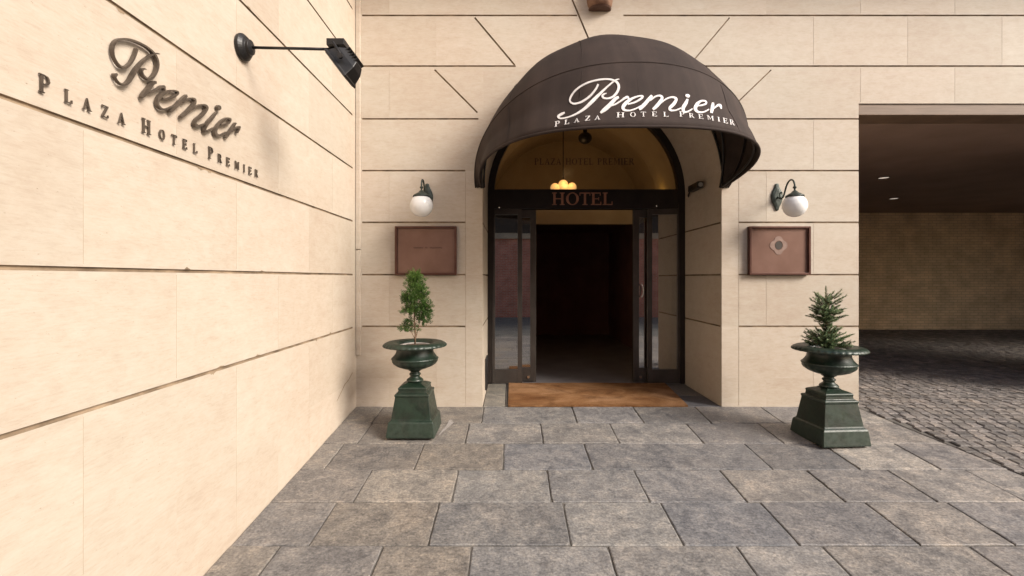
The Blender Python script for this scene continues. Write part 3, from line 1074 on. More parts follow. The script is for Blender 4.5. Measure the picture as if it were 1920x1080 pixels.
# piping where the two fabric panels meet, hem along the mouth, frame hoops inside
for nm, a, r_, mm, din in (('piping', 28, 0.008, 'fabric', 0.0), ('hem', 5, 0.012, 'fabric', 0.0), ('frame_hoop', 28, 0.011, 'tube', 0.022), ('frame_hoop', 8, 0.011, 'tube', 0.022), ('frame_hoop', 62, 0.011, 'tube', 0.022), ('frame_hoop', 88, 0.011, 'tube', 0.022)):
    bm = bmesh.new()
    pts = []
    for k in range(81):
        t = PI * k / 80
        p = aw(a, t)
        d = p - Vector(HG)
        pts.append(p - d.normalized() * din)
    tube(bm, pts, r_, 8)
    obj(nm, off(bm, AB), mm, awn, smooth=True)

for k in range(1, 12):
    # stitched seams between the gores
    bm = bmesh.new()
    tube(bm, [aw(a, PI * k / 12) + (aw(a, PI * k / 12) - Vector(HG)).normalized() * 0.0012 for a in [5 + 85 * i / 24 for i in range(25)]], 0.0019, 5)
    obj('seam', off(bm, AB), 'fabric', awn, smooth=True)

def cast(px, py, lift=0.004):
    o = Vector((0, 0, CAMZ))
    d = Vector(((px - 960) / F, 1.0, (HZ - py) / F)).normalized()
    h = bvh.ray_cast(o, d)
    if h[0] is None:
        return None
    nrm = h[1]
    if nrm.dot(d) > 0:
        nrm = -nrm
    return h[0] + nrm * lift

# the script word, traced once as centre lines (u, v, width) in tracing units, used by both signs
Z1 = lambda x, y, w: (x, y, w)
Z2 = lambda x, y, w: (x + 1669, y, w)
STROKES = [
    # P: stem with its foot curl
    ('P', [Z1(285, 705, 26), Z1(225, 735, 44), Z1(165, 780, 40), Z1(210, 815, 28), Z1(330, 797, 26), Z1(480, 740, 32), Z1(640, 640, 46), Z1(760, 530, 58), Z1(860, 430, 56), Z1(960, 330, 44), Z1(1060, 235, 32), Z1(1160, 150, 26), Z1(1225, 105, 22), Z1(1285, 90, 12)]),
    ('P', [Z1(900, 185, 34), Z1(860, 265, 34), Z1(770, 380, 34), Z1(670, 465, 34), Z1(560, 525, 34), Z1(450, 545, 34), Z1(385, 500, 32), Z1(395, 420, 30), Z1(470, 310, 30), Z1(600, 210, 30), Z1(760, 140, 32), Z1(920, 103, 32), Z1(1060, 92, 30)]),
    ('P', [Z1(1050, 92, 30), Z1(1150, 105, 34), Z1(1240, 150, 44), Z1(1275, 230, 50), Z1(1245, 330, 46), Z1(1170, 415, 38), Z1(1080, 450, 30), Z1(1000, 440, 34), Z1(975, 400, 36), Z1(1010, 365, 26), Z1(1055, 355, 14)]),
    ('r', [Z1(1275, 425, 40), Z1(1215, 455, 60), Z1(1120, 560, 72), Z1(1020, 650, 70), Z1(940, 715, 34)]),
    ('r', [Z1(1100, 590, 22), Z1(1200, 560, 26), Z1(1310, 495, 26), Z1(1380, 445, 40), Z1(1435, 425, 48), Z1(1460, 460, 22)]),
    ('e', [Z1(1440, 555, 26), Z1(1570, 520, 28), Z1(1680, 455, 36), Z1(1715, 410, 34), Z1(1650, 405, 28), Z1(1530, 445, 38), Z1(1420, 520, 62), Z1(1355, 605, 66), Z1(1380, 660, 44), Z1(1480, 670, 26), Z1(1600, 630, 24), Z1(1690, 580, 22)]),
    ('m', [Z2(215, 395, 44), Z2(170, 450, 62), Z2(90, 545, 66), Z2(10, 625, 62), Z2(-20, 650, 40)]),
    ('m', [Z2(180, 490, 24), Z2(270, 420, 28), Z2(360, 400, 34), Z2(400, 440, 52), Z2(360, 520, 66), Z2(290, 600, 60), Z2(230, 652, 44)]),
    ('m', [Z2(380, 530, 22), Z2(480, 455, 26), Z2(590, 425, 34), Z2(660, 460, 52), Z2(620, 545, 62), Z2(545, 620, 54), Z2(560, 665, 40), Z2(650, 665, 26), Z2(750, 625, 22)]),
    ('i', [Z2(870, 460, 40), Z2(835, 540, 66), Z2(790, 620, 68), Z2(800, 690, 44), Z2(860, 695, 28), Z2(960, 640, 22)]),
    ('i', [Z2(830, 385, 34), Z2(870, 400, 66), Z2(905, 420, 40)]),
    ('e', [Z2(1030, 590, 24), Z2(1130, 575, 26), Z2(1205, 545, 34), Z2(1190, 500, 30), Z2(1110, 500, 36), Z2(1040, 560, 66), Z2(1010, 640, 64), Z2(1060, 700, 42), Z2(1160, 700, 26), Z2(1260, 650, 22)]),
    ('r', [Z2(1335, 525, 40), Z2(1325, 610, 66), Z2(1305, 715, 50)]),
    ('r', [Z2(1310, 660, 22), Z2(1370, 615, 26), Z2(1420, 575, 40), Z2(1465, 580, 50), Z2(1485, 640, 20)]),
]
def smooth_stroke(pts, n=7):
    P = [np.array(p, float) for p in pts]
    out = []
    for i in range(len(P) - 1):
        p0 = P[max(i - 1, 0)]
        p1, p2 = P[i], P[i + 1]
        p3 = P[min(i + 2, len(P) - 1)]
        for k in range(n):
            t = k / n
            out.append(0.5 * ((2 * p1) + (-p0 + p2) * t + (2 * p0 - 5 * p1 + 4 * p2 - p3) * t * t + (-p0 + 3 * p1 - 3 * p2 + p3) * t ** 3))
    out.append(P[-1])
    return out
def ribbon(pts):
    c = smooth_stroke(pts)
    L, Rr = [], []
    m = len(c)
    for i in range(m):
        a, b = c[max(i - 1, 0)], c[min(i + 1, m - 1)]
        d = np.array([b[0] - a[0], b[1] - a[1]])
        d = d / max(np.linalg.norm(d), 1e-6)
        nn = np.array([-d[1], d[0]])
        w = c[i][2] * 0.5
        L.append((c[i][0] + nn[0] * w, c[i][1] + nn[1] * w))
        Rr.append((c[i][0] - nn[0] * w, c[i][1] - nn[1] * w))
    return L, Rr

def group_letters():
    """consecutive strokes of the same glyph"""
    out = []
    for ch, pts in STROKES:
        if out and out[-1][0] == ch and not (ch == 'r' and False):
            out[-1][1].append(pts)
        else:
            out.append((ch, [pts]))
    return out

def ribbon_mesh(bm, pts, fn, d0, d1, k):
    L, Rr = ribbon(pts)
    e = 0.0005 * k
    rows_ = []
    for a, b in zip(L, Rr):
        v = [fn(a[0], a[1], d1 + e), fn(b[0], b[1], d1 + e), fn(b[0], b[1], d0), fn(a[0], a[1], d0)]
        if any(x is None for x in v):
            rows_.append(None)
            continue
        rows_.append([bm.verts.new(x) for x in v])
    prev = None
    for r_ in rows_:
        if prev is not None and r_ is not None:
            for i in range(4):
                j = (i + 1) % 4
                bm.faces.new((prev[i], prev[j], r_[j], r_[i]))
        prev = r_
    if rows_[0]:
        bm.faces.new(rows_[0])
    if rows_[-1]:
        bm.faces.new(rows_[-1][::-1])

S_ = 9.8167
def fn_awn(u, v, d):
    return cast(1030 + u / S_, 140 + v / S_, d)
bm = bmesh.new()
for k, (ch, pts) in enumerate(STROKES):
    ribbon_mesh(bm, [(p[0], p[1], p[2] * 0.95) for p in pts], fn_awn, 0.001, 0.0065, k % 4)
obj('script_lettering', off(bm, AB), 'whitepaint', awn)
caps = [('P', 150, 912, 100, 92, -14), ('L', 325, 880, 92, 82, -10), ('A', 507, 848, 100, 78, -8), ('Z', 705, 812, 92, 86, -6), ('A', 885, 800, 108, 80, -4), ('H', 1308, 750, 145, 92, 0), ('O', 1535, 745, 110, 84, 1), ('T', 1728, 738, 95, 86, 2),
        ('E', 1930, 735, 95, 84, 4), ('L', 2140, 742, 95, 84, 6), ('P', 2436, 738, 100, 92, 8), ('R', 2610, 762, 95, 80, 9), ('E', 2780, 783, 90, 78, 10), ('M', 2955, 805, 125, 78, 11), ('I', 3108, 832, 45, 78, 13), ('E', 3228, 858, 85, 82, 15), ('R', 3350, 888, 85, 84, 17)]
for ch, cx, cy, w, h, rot in caps:
    gw = GL[ch][0]
    ca, sa = math.cos(R(rot)), math.sin(R(rot))
    sk = 0.35 if cx < 2300 else -0.35          # the lettering leans with the curve of the cloth
    sk = float(np.interp(cx, [100, 1400, 3400], [-0.35, 0.0, 0.5]))
    def fn(u, v, d):
        x = (u / gw - 0.5) * w + (-(v - 0.5)) * h * sk
        z = -(v - 0.5) * h
        return cast(1030 + (cx + x * ca - z * sa) / S_, 140 + (cy + x * sa + z * ca) / S_, 0.001 + d)
    bm = bmesh.new()
    for k, P in enumerate(GL[ch][1]):
        if all(fn(x, z, 0) is not None for x, z in P):
            # widen the thin bars a little so that they read as printed letters
            poly_prism(bm, P, fn, 0.0055, k % 5)
    obj('printed_letter', off(bm, AB), 'whitepaint', awn)

# ---- raised bronze lettering on the side wall
def swall(px, py):
    Y = (SX + 0.024) * F / (px - 960)          # the photo shows the faces of the letters, standing off the wall
    return Y, WZ(py, Y)
corr = [((1050, 350), (274.3, 127.4)), ((1290, 240), (298.3, 127.4)), ((1030, 450), (275, 146.8)), ((970, 410), (260.7, 135.8)), ((1190, 130), (285.4, 102.8)),
        ((940, 715), (263.3, 182.5)), ((1240, 440), (295.7, 152.7)), ((1430, 430), (316.5, 160.4)), ((1715, 410), (337.2, 174)), ((1340, 650), (295.7, 194.8)),
        ((640 + 1669, 450), (385.2, 201)), ((390 + 1669, 410), (364.8, 190)), ((560 + 1669, 650), (368.5, 234.4)), ((870 + 1669, 400), (410, 202)), ((820 + 1669, 690), (385.2, 242.8)),
        ((1200 + 1669, 540), (431.5, 227)), ((1080 + 1669, 710), (409, 254.8)), ((1300 + 1669, 720), (421.3, 257.6)), ((1470 + 1669, 570), (453.7, 241)), ((900, 190), (259.4, 91))]
A_ = []
BY, BZ = [], []
for (u, v), (px, py) in corr:
    u_, v_ = u / 1000, v / 1000
    A_.append([1, u_, v_, u_ * u_, u_ * v_])
    yy, zz = swall(px, py)
    BY.append(yy)
    BZ.append(zz)
A_ = np.array(A_)
cY = np.linalg.lstsq(A_, np.array(BY), rcond=None)[0]
cZ = np.linalg.lstsq(A_, np.array(BZ), rcond=None)[0]
print('sign fit residuals', np.round(A_ @ cY - BY, 3), np.round(A_ @ cZ - BZ, 3), cY, cZ)
def fn_side(u, v, d):
    u_, v_ = u / 1000, v / 1000
    uc = max(u_, 0.95)                          # straight continuation left of the measured part
    b = np.array([1, uc, v_, uc * uc, uc * v_])
    g = np.array([0, 1, 0, 2 * uc, v_]) * (u_ - uc)
    return Vector((SX + d, float((b + g) @ cY), float((b + g) @ cZ)))
SB = Vector((SX, 2.3, 2.0))
ss = thing('wall_sign', 'raised bronze lettering on the left side wall, script word Premier above spaced capitals', 'sign', SB)
for ch, lst in group_letters():
    bm = bmesh.new()
    for k, pts in enumerate(lst):
        ribbon_mesh(bm, [(p[0], p[1], p[2] * 0.70) for p in pts], fn_side, 0.008, 0.024, k)
    obj('script_letter', off(bm, SB), 'bronze', ss)
bm = bmesh.new()
capsY = [('P', 1.625, 1), ('L', 1.712, 0), ('A', 1.787, 0), ('Z', 1.866, 0), ('A', 1.945, 0), ('H', 2.077, 1), ('O', 2.17, 0), ('T', 2.248, 0), ('E', 2.322, 0), ('L', 2.398, 0), ('P', 2.522, 1), ('R', 2.600, 0), ('E', 2.675, 0), ('M', 2.762, 0), ('I', 2.837, 0), ('E', 2.90, 0), ('R', 2.972, 0)]
bm.free()
for ch, yc, big in capsY:
    bm = bmesh.new()
    h = 0.064 if big else 0.047
    gw = GL[ch][0]
    w = gw * h * 0.82
    zb = 1.992
    glyph_mesh(bm, ch, lambda u, v, d: Vector((SX + 0.004 + d, yc + (u / gw - 0.5) * w, zb + v * h)), 0.006)
    obj('capital_letter', off(bm, SB), 'bronze', ss)

# ------------------------------------------------------------------ spotlight over the wall sign
Ys = 2.816
zsn = WZ(89, Ys)
sp = thing('sign_spotlight', 'black floodlight on a long thin arm projecting from the left side wall', 'spotlight', (SX, Ys, zsn))
B0 = Vector((SX, Ys, zsn))
bm = bmesh.new()
lathe_dir(bm, [(0.0, 0), (0.075, 0), (0.079, 0.012), (0.078, 0.022), (0.060, 0.040), (0.044, 0.046), (0.044, 0.062), (0.02, 0.07), (0.0, 0.07)], B0 + Vector((0.001, 0, 0)), (1, 0, 0), 32)
obj('wall_rose', off(bm, B0), 'black', sp, smooth=False, bevel=0.002)
bm = bmesh.new()
xe = WX(634, Ys)
tube(bm, [(SX + 0.06, Ys, zsn), (xe, Ys, zsn - 0.012)], 0.0085, 12)
obj('arm', off(bm, B0), 'black', sp, smooth=True)
bm = bmesh.new()
zc = zsn - 0.012
bx(bm, WX(617, Ys), WX(650, Ys), Ys - 0.045, Ys + 0.045, zc + 0.006, zc + 0.047)
obj('junction_box', off(bm, B0), 'black', sp, bevel=0.004)
# yoke and head: the head looks down and back at the wall
hc = Vector((WX(648, Ys), Ys, WZ(122, Ys)))
axis = Vector((-0.80, 0.0, -0.60)).normalized()
bm = bmesh.new()
q_ = axis.to_track_quat('Z', 'Y').to_matrix().to_4x4()
def rbox(bm, M4, secs):
    rings = []
    for (h, hx, hy) in secs:
        rings.append([bm.verts.new(M4 @ Vector((sx * hx, sy * hy, h))) for sx, sy in ((-1, -1), (1, -1), (1, 1), (-1, 1))])
    for a, b in zip(rings, rings[1:]):
        for k in range(4):
            bm.faces.new((a[k], a[(k + 1) % 4], b[(k + 1) % 4], b[k]))
    bm.faces.new(rings[0][::-1])
    bm.faces.new(rings[-1])
M4 = Matrix.Translation(hc) @ q_
rbox(bm, M4, [(-0.072, 0.034, 0.036), (-0.062, 0.050, 0.055), (-0.03, 0.066, 0.075), (0.01, 0.076, 0.086), (0.03, 0.082, 0.090), (0.032, 0.092, 0.098), (0.046, 0.094, 0.10)])
obj('lamp_head', off(bm, B0), 'black', sp, bevel=0.006)
bm = bmesh.new()
for k in range(5):
    yy = -0.04 + 0.02 * k
    t = bmesh.new()
    bx(t, -0.055, 0.055, yy - 0.003, yy + 0.003, -0.086, -0.04)
    bmesh.ops.transform(t, matrix=M4, verts=t.verts)
    me = bpy.data.meshes.new('tmp'); t.to_mesh(me); t.free(); bm.from_mesh(me); bpy.data.meshes.remove(me)
obj('cooling_fin', off(bm, B0), 'black', sp)
bm = bmesh.new()
t = bmesh.new()
bx(t, -0.08, 0.08, -0.088, 0.088, 0.0465, 0.050)
bmesh.ops.transform(t, matrix=M4, verts=t.verts)
me = bpy.data.meshes.new('tmp'); t.to_mesh(me); t.free(); bm.from_mesh(me); bpy.data.meshes.remove(me)
obj('lens', off(bm, B0), 'lens', sp)
bm = bmesh.new()
for s in (-1, 1):
    yy = Ys + s * 0.108
    tube(bm, [(xe, Ys, zc), (xe + 0.005, yy * 0.5 + Ys * 0.5, zc - 0.004), (xe + 0.01, yy, zc - 0.01), (hc.x + 0.01, yy, hc.z + 0.012)], 0.007, 8)
    lathe_dir(bm, [(0, 0), (0.016, 0), (0.016, 0.018), (0, 0.018)], (hc.x + 0.006, yy - s * 0.012, hc.z + 0.006), (0, s, 0), 14)
obj('yoke', off(bm, B0), 'black', sp)
bm = bmesh.new()
tube(bm, [(xe + 0.012, Ys - 0.03, zc), (xe + 0.03, Ys - 0.05, zc - 0.03), (hc.x + 0.03, Ys - 0.045, hc.z + 0.05)], 0.006, 8)
obj('cable', off(bm, B0), 'steel', sp, smooth=True)

# ------------------------------------------------------------------ globe wall lamps
def wall_lamp(X, label):
    zp = WZ(369.5)
    t = thing('wall_lamp', label, 'lamp', (X, WY, zp), 'globe wall lamps either side of the doorway')
    bm = bmesh.new()
    # lozenge back plate with scooped shoulders
    prof = [(0.0, 0.142), (0.018, 0.135), (0.022, 0.112), (0.034, 0.085), (0.052, 0.050), (0.060, 0.015), (0.060, -0.018), (0.052, -0.055), (0.034, -0.090), (0.022, -0.118), (0.018, -0.138), (0.0, -0.146)]
    out = prof + [(-x, z) for x, z in prof[-2:0:-1]]
    rings = []
    for y, s in ((0.0, 1.0), (-0.010, 1.0), (-0.018, 0.86), (-0.024, 0.55)):
        rings.append([bm.verts.new((x * s, y, z * (s if s > 0.9 else s * 1.03))) for x, z in out])
    for a, b in zip(rings, rings[1:]):
        for k in range(len(out)):
            bm.faces.new((a[k], a[(k + 1) % len(out)], b[(k + 1) % len(out)], b[k]))
    bm.faces.new(rings[-1])
    bm.faces.new(rings[0][::-1])
    obj('back_plate', bm, 'lampmetal', t, bevel=0.002)
    bm = bmesh.new()
    gy = -0.315
    pts = [(0, -0.02, -0.005), (0, -0.05, -0.02), (0, -0.085, -0.032), (0, -0.12, -0.018), (0, -0.145, 0.02), (0, -0.17, 0.07), (0, -0.205, 0.112), (0, -0.25, 0.128), (0, -0.29, 0.112), (0, -0.312, 0.075), (0, -0.315, 0.03), (0, -0.315, -0.01)]
    sm = [tuple(p[:3]) for p in smooth_stroke([(a[0], a[1], a[2]) for a in pts], 4)]
    tube(bm, sm, 0.0085, 10)
    # small scroll
    pts = [(0, -0.085, -0.032), (0, -0.060, 0.0), (0, -0.070, 0.030), (0, -0.095, 0.032), (0, -0.10, 0.012)]
    tube(bm, [tuple(p) for p in smooth_stroke(pts, 4)], 0.0065, 8)
    lathe(bm, [(0.0, 0.055), (0.014, 0.05), (0.018, 0.04), (0.012, 0.03), (0.0, 0.028)], 14, center=(0, gy, 0))
    obj('arm', bm, 'lampmetal', t, smooth=True)
    gzc = WZ(385.5, WY + gy) - zp
    bm = bmesh.new()
    lathe(bm, [(0.012, 0.150), (0.022, 0.142), (0.03, 0.130), (0.062, 0.112), (0.082, 0.098), (0.084, 0.086), (0.078, 0.084), (0.05, 0.09)], 32, center=(0, gy, gzc))
    obj('gallery', bm, 'lampmetal', t, smooth=True)
    bm = bmesh.new()
    bmesh.ops.create_uvsphere(bm, u_segments=36, v_segments=22, radius=0.112)
    bmesh.ops.translate(bm, verts=bm.verts, vec=(0, gy, gzc))
    obj('globe', bm, 'globe', t, smooth=True)
    return t
wall_lamp(WX(801.2), 'white globe lamp on a curved iron bracket above the left brown plaque')
wall_lamp(WX(1456), 'white globe lamp on a curved iron bracket above the flower emblem plaque')

# ------------------------------------------------------------------ copper plaques
def plaque(px0, px1, label, emblem):
    y0, y1 = WY - 0.055, WY - 0.0005
    sx = (WY - 0.055) / WY
    xa, xb = WX(px0), WX(px1) 
    if px0 > 960:
        xb = WX(px1, y0)
        xa = WX(px0 + 3)
    else:
        xa = WX(px0, y0)
        xb = WX(px1 - 1)
    za, zb = WZ(515.5, y0), WZ(424, y0)
    cx, cz = (xa + xb) / 2, (za + zb) / 2
    t = thing('plaque', label, 'plaque', (cx, WY, cz), 'copper plaques flanking the doorway')
    T = 0.022
    bm = bmesh.new()
    hw, hh = (xb - xa) / 2, (zb - za) / 2
    yo = y0 - WY
    bx(bm, -hw, -hw + T, yo, -0.001, -hh, hh)
    bx(bm, hw - T, hw, yo, -0.001, -hh, hh)
    bx(bm, -hw + T, hw - T, yo, -0.001, -hh, -hh + T)
    bx(bm, -hw + T, hw - T, yo, -0.001, hh - T, hh)
    obj('frame', bm, 'copperdark', t, bevel=0.003)
    bm = bmesh.new()
    bx(bm, -hw + T, hw - T, -0.030, -0.002, -hh + T, hh - T)
    obj('panel', bm, 'copper', t)
    bm = bmesh.new()
    if emblem:
        ex, ez = -0.006, 0.055
        for k in range(28):
            a, b = 2 * PI * k / 28, 2 * PI * (k + 1) / 28
            def rr(a_):
                return 0.062 + 0.030 * abs(math.cos(2 * a_)) ** 0.8 * (1 if True else 0)
            P = [(ex + 0.042 * math.cos(a), ez + 0.050 * math.sin(a)), (ex + 0.042 * math.cos(b), ez + 0.050 * math.sin(b)),
                 (ex + rr(b) * math.cos(b), ez + rr(b) * 1.06 * math.sin(b)), (ex + rr(a) * math.cos(a), ez + rr(a) * 1.06 * math.sin(a))]
            poly_prism(bm, P, lambda u, v, d: Vector((u, -0.0303 - d, v)), 0.003)
        obj('flower_emblem', bm, 'emblem', t)
        bm = bmesh.new()
        n_ = 24
        P = [(ex + 0.036 * math.cos(2 * PI * k / n_), ez + 0.044 * math.sin(2 * PI * k / n_)) for k in range(n_)]
        poly_prism(bm, P, lambda u, v, d: Vector((u, -0.0303 - d, v)), 0.002)
        obj('emblem_centre', bm, 'frame', t)
    else:
        x = -0.13
        rr = random.Random(3)
        for wlen in (4, 1, 5):
            pts = []
            for k in range(wlen * 6 + 1):
                pts.append((x, 0.03 + 0.007 * math.sin(k * 1.9) + rr.uniform(-0.002, 0.002), 0.004))
                x += 0.0042
            ribbon_mesh(bm, [(p[0], p[1], p[2]) for p in pts], lambda u, v, d: Vector((u, -0.0303 - d, v)), 0.0, 0.002, 0)
            x += 0.018
        obj('engraved_line', bm, 'engrave_shadow', t)
    return t
plaque(740, 858, 'square reddish copper plaque behind the left urn plant with one faint engraved line', False)
plaque(1398, 1521, 'brown copper plaque with a pale flower emblem on the right of the doorway', True)

# ------------------------------------------------------------------ urns on pedestals
def urn(loc, rz, label):
    t = thing('garden_urn', label, 'planter', loc, 'cast iron urns either side of the doorway', rz)
    # pedestal, square in plan
    prof = [(0.0, 0.211), (0.012, 0.212), (0.125, 0.199), (0.138, 0.193), (0.148, 0.180), (0.158, 0.176), (0.345, 0.148), (0.352, 0.153), (0.366, 0.153), (0.372, 0.146), (0.376, 0.128), (0.405, 0.124), (0.412, 0.128), (0.424, 0.126), (0.430, 0.115), (0.448, 0.070), (0.462, 0.050), (0.466, 0.0)]
    bm = bmesh.new()
    rings = []
    for z, h in prof:
        if h == 0:
            continue
        rings.append([bm.verts.new((sx * h, sy * h, z)) for sx, sy in ((-1, -1), (1, -1), (1, 1), (-1, 1))])
    for a, b in zip(rings, rings[1:]):
        for k in range(4):
            bm.faces.new((a[k], a[(k + 1) % 4], b[(k + 1) % 4], b[k]))
    bm.faces.new(rings[0][::-1])
    bm.faces.new(rings[-1])
    obj('pedestal', bm, 'iron', t, bevel=0.004)
    bm = bmesh.new()
    prof = [(0.074, 0.462), (0.076, 0.470), (0.068, 0.480), (0.046, 0.496), (0.042, 0.508), (0.050, 0.514), (0.053, 0.522), (0.050, 0.530), (0.040, 0.536), (0.040, 0.545), (0.060, 0.556), (0.066, 0.564),
            (0.075, 0.566), (0.110, 0.576), (0.158, 0.594), (0.192, 0.618), (0.204, 0.638), (0.205, 0.650), (0.212, 0.656), (0.212, 0.664), (0.203, 0.670), (0.185, 0.690), (0.170, 0.715), (0.165, 0.738), (0.170, 0.758),
            (0.190, 0.772), (0.225, 0.782), (0.262, 0.776), (0.275, 0.766), (0.285, 0.768), (0.286, 0.778), (0.276, 0.792), (0.250, 0.804), (0.215, 0.806), (0.180, 0.800), (0.158, 0.790), (0.150, 0.765)]
    def mod(i, a, r, z):
        if 13 <= i <= 16:
            return r * (1 + 0.022 * abs(math.sin(10 * a))), z
        if 28 <= i <= 30:
            return r * (1 + 0.016 * math.cos(36 * a)), z + 0.002 * math.cos(36 * a)
        if 18 <= i <= 19:
            return r * (1 + 0.008 * math.cos(48 * a)), z
        return r, z
    prof = [(r_, 0.462 + (z_ - 0.462) * 1.045) for r_, z_ in prof]
    lathe(bm, prof, 144, mod, close=False)
    bm.faces.new([v for v in bm.verts if abs(v.co.z - 0.462) < 1e-5])
    obj('urn_bowl', bm, 'iron', t, smooth=True)
    bm = bmesh.new()
    lathe(bm, [(0.152, 0.790), (0.120, 0.797), (0.105, 0.799), (0.098, 0.792), (0.098, 0.779)], 40, close=False)
    obj('grit_ring', bm, 'collar', t, smooth=True)
    bm = bmesh.new()
    lathe(bm, [(0.110, 0.786), (0.08, 0.792), (0.04, 0.796), (0.01, 0.798)], 24, close=False)
    obj('soil', bm, 'soil', t, smooth=True)
    return t
UL = (-0.891, 4.288)
UR = (2.80, 4.125)
urn((UL[0], UL[1], gz(UL[1]) + 0.001), 0, 'dark green cast iron urn on a square pedestal near the left corner, holding a cypress')
urn((UR[0], UR[1], gz(UR[1]) + 0.001), R(4), 'green cast iron urn on a square pedestal beside the driveway, holding a small fir')

def leafcol(bm, lay, f, v):
    for lp in f.loops:
        lp[lay] = (v, v, v, 1)

# bushy dwarf cypress on the left
rnd = random.Random(21)
pz = gz(UL[1]) + 0.793
cy = thing('potted_cypress', 'bushy upright green cypress growing in the left urn', 'plant', (UL[0], UL[1], pz))
bm = bmesh.new()
tr = [(0, 0, 0), (0.004, 0, 0.10), (-0.006, 0, 0.22), (-0.002, 0, 0.38), (0.0, 0, 0.54), (0.003, 0, 0.64)]
tube(bm, tr, [0.008, 0.0075, 0.007, 0.005, 0.004, 0.002], 8)
tube(bm, [(0.0, 0, 0.03), (0.02, 0.01, 0.12), (0.05, 0.0, 0.24)], [0.005, 0.004, 0.002], 6)
tube(bm, [(0.0, 0, 0.05), (-0.03, 0.0, 0.11), (-0.075, 0.0, 0.15)], [0.004, 0.003, 0.002], 6)
obj('trunk', bm, 'bark', cy, smooth=True)
bm = bmesh.new()
lay = bm.loops.layers.float_color.new('slab')
def spray(bm, o, d, L, shade, wsc=1.0):
    """a flat scale-leaf spray: many small leaflets along a stalk"""
    d = d.normalized()
    s = d.cross(Vector((rnd.uniform(-1, 1), rnd.uniform(-1, 1), rnd.uniform(-1, 1)))).normalized()
    up = s.cross(d)
    n_ = max(3, int(L / 0.007))
    for i in range(n_):
        f_ = i / n_
        p = o + d * (L * f_)
        for sg in (-1, 1):
            ll = (0.020 * (1 - 0.6 * f_) + 0.006) * rnd.uniform(0.6, 1.1) * wsc * 0.78
            dd = (d * 0.7 + s * sg * 0.8 + up * rnd.uniform(-0.35, 0.35)).normalized()
            nn = dd.cross(up + s * rnd.uniform(-0.6, 0.6)).normalized() * ll * 0.20
            a, b, c_ = p, p + dd * ll * 0.55 + nn, p + dd * ll
            e = p + dd * ll * 0.55 - nn
            fc = bm.faces.new([bm.verts.new(v) for v in (a, b, c_, e)])
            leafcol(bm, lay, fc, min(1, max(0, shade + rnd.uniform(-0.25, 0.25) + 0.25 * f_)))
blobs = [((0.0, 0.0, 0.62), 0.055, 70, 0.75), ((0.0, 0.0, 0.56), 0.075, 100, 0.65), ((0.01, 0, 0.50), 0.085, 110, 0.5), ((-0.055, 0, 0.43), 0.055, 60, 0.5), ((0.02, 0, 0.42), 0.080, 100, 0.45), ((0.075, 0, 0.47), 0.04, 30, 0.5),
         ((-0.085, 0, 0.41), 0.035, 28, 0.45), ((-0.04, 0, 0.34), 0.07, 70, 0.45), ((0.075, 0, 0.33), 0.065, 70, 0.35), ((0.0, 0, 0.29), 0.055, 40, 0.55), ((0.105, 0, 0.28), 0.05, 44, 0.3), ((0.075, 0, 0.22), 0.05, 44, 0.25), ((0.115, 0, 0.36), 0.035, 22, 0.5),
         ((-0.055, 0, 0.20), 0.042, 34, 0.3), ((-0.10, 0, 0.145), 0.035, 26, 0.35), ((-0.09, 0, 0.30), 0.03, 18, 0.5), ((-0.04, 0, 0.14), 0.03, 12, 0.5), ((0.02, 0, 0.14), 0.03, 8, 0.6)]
for (cx, cyy, cz), rad, cnt, sh in blobs:
    for _ in range(int(cnt * 1.9)):
        v = Vector((rnd.gauss(0, 0.5), rnd.gauss(0, 0.55), rnd.gauss(0, 0.5)))
        if v.length > 1.2:
            v = v.normalized() * 1.2
        p = Vector((cx, cyy, cz)) + v * rad
        d = Vector((v.x * 0.8 + rnd.uniform(-0.3, 0.3), v.y * 0.8 + rnd.uniform(-0.3, 0.3), rnd.uniform(0.3, 1.1)))
        spray(bm, p, d, rnd.uniform(0.02, 0.045), sh)
for _ in range(26):
    a = rnd.uniform(0, 2 * PI)
    spray(bm, Vector((0.02 * math.cos(a), 0.02 * math.sin(a), 0.62)), Vector((0.5 * math.cos(a), 0.5 * math.sin(a), 1)), rnd.uniform(0.05, 0.09), 0.8)
obj('foliage', bm, 'leafA', cy)

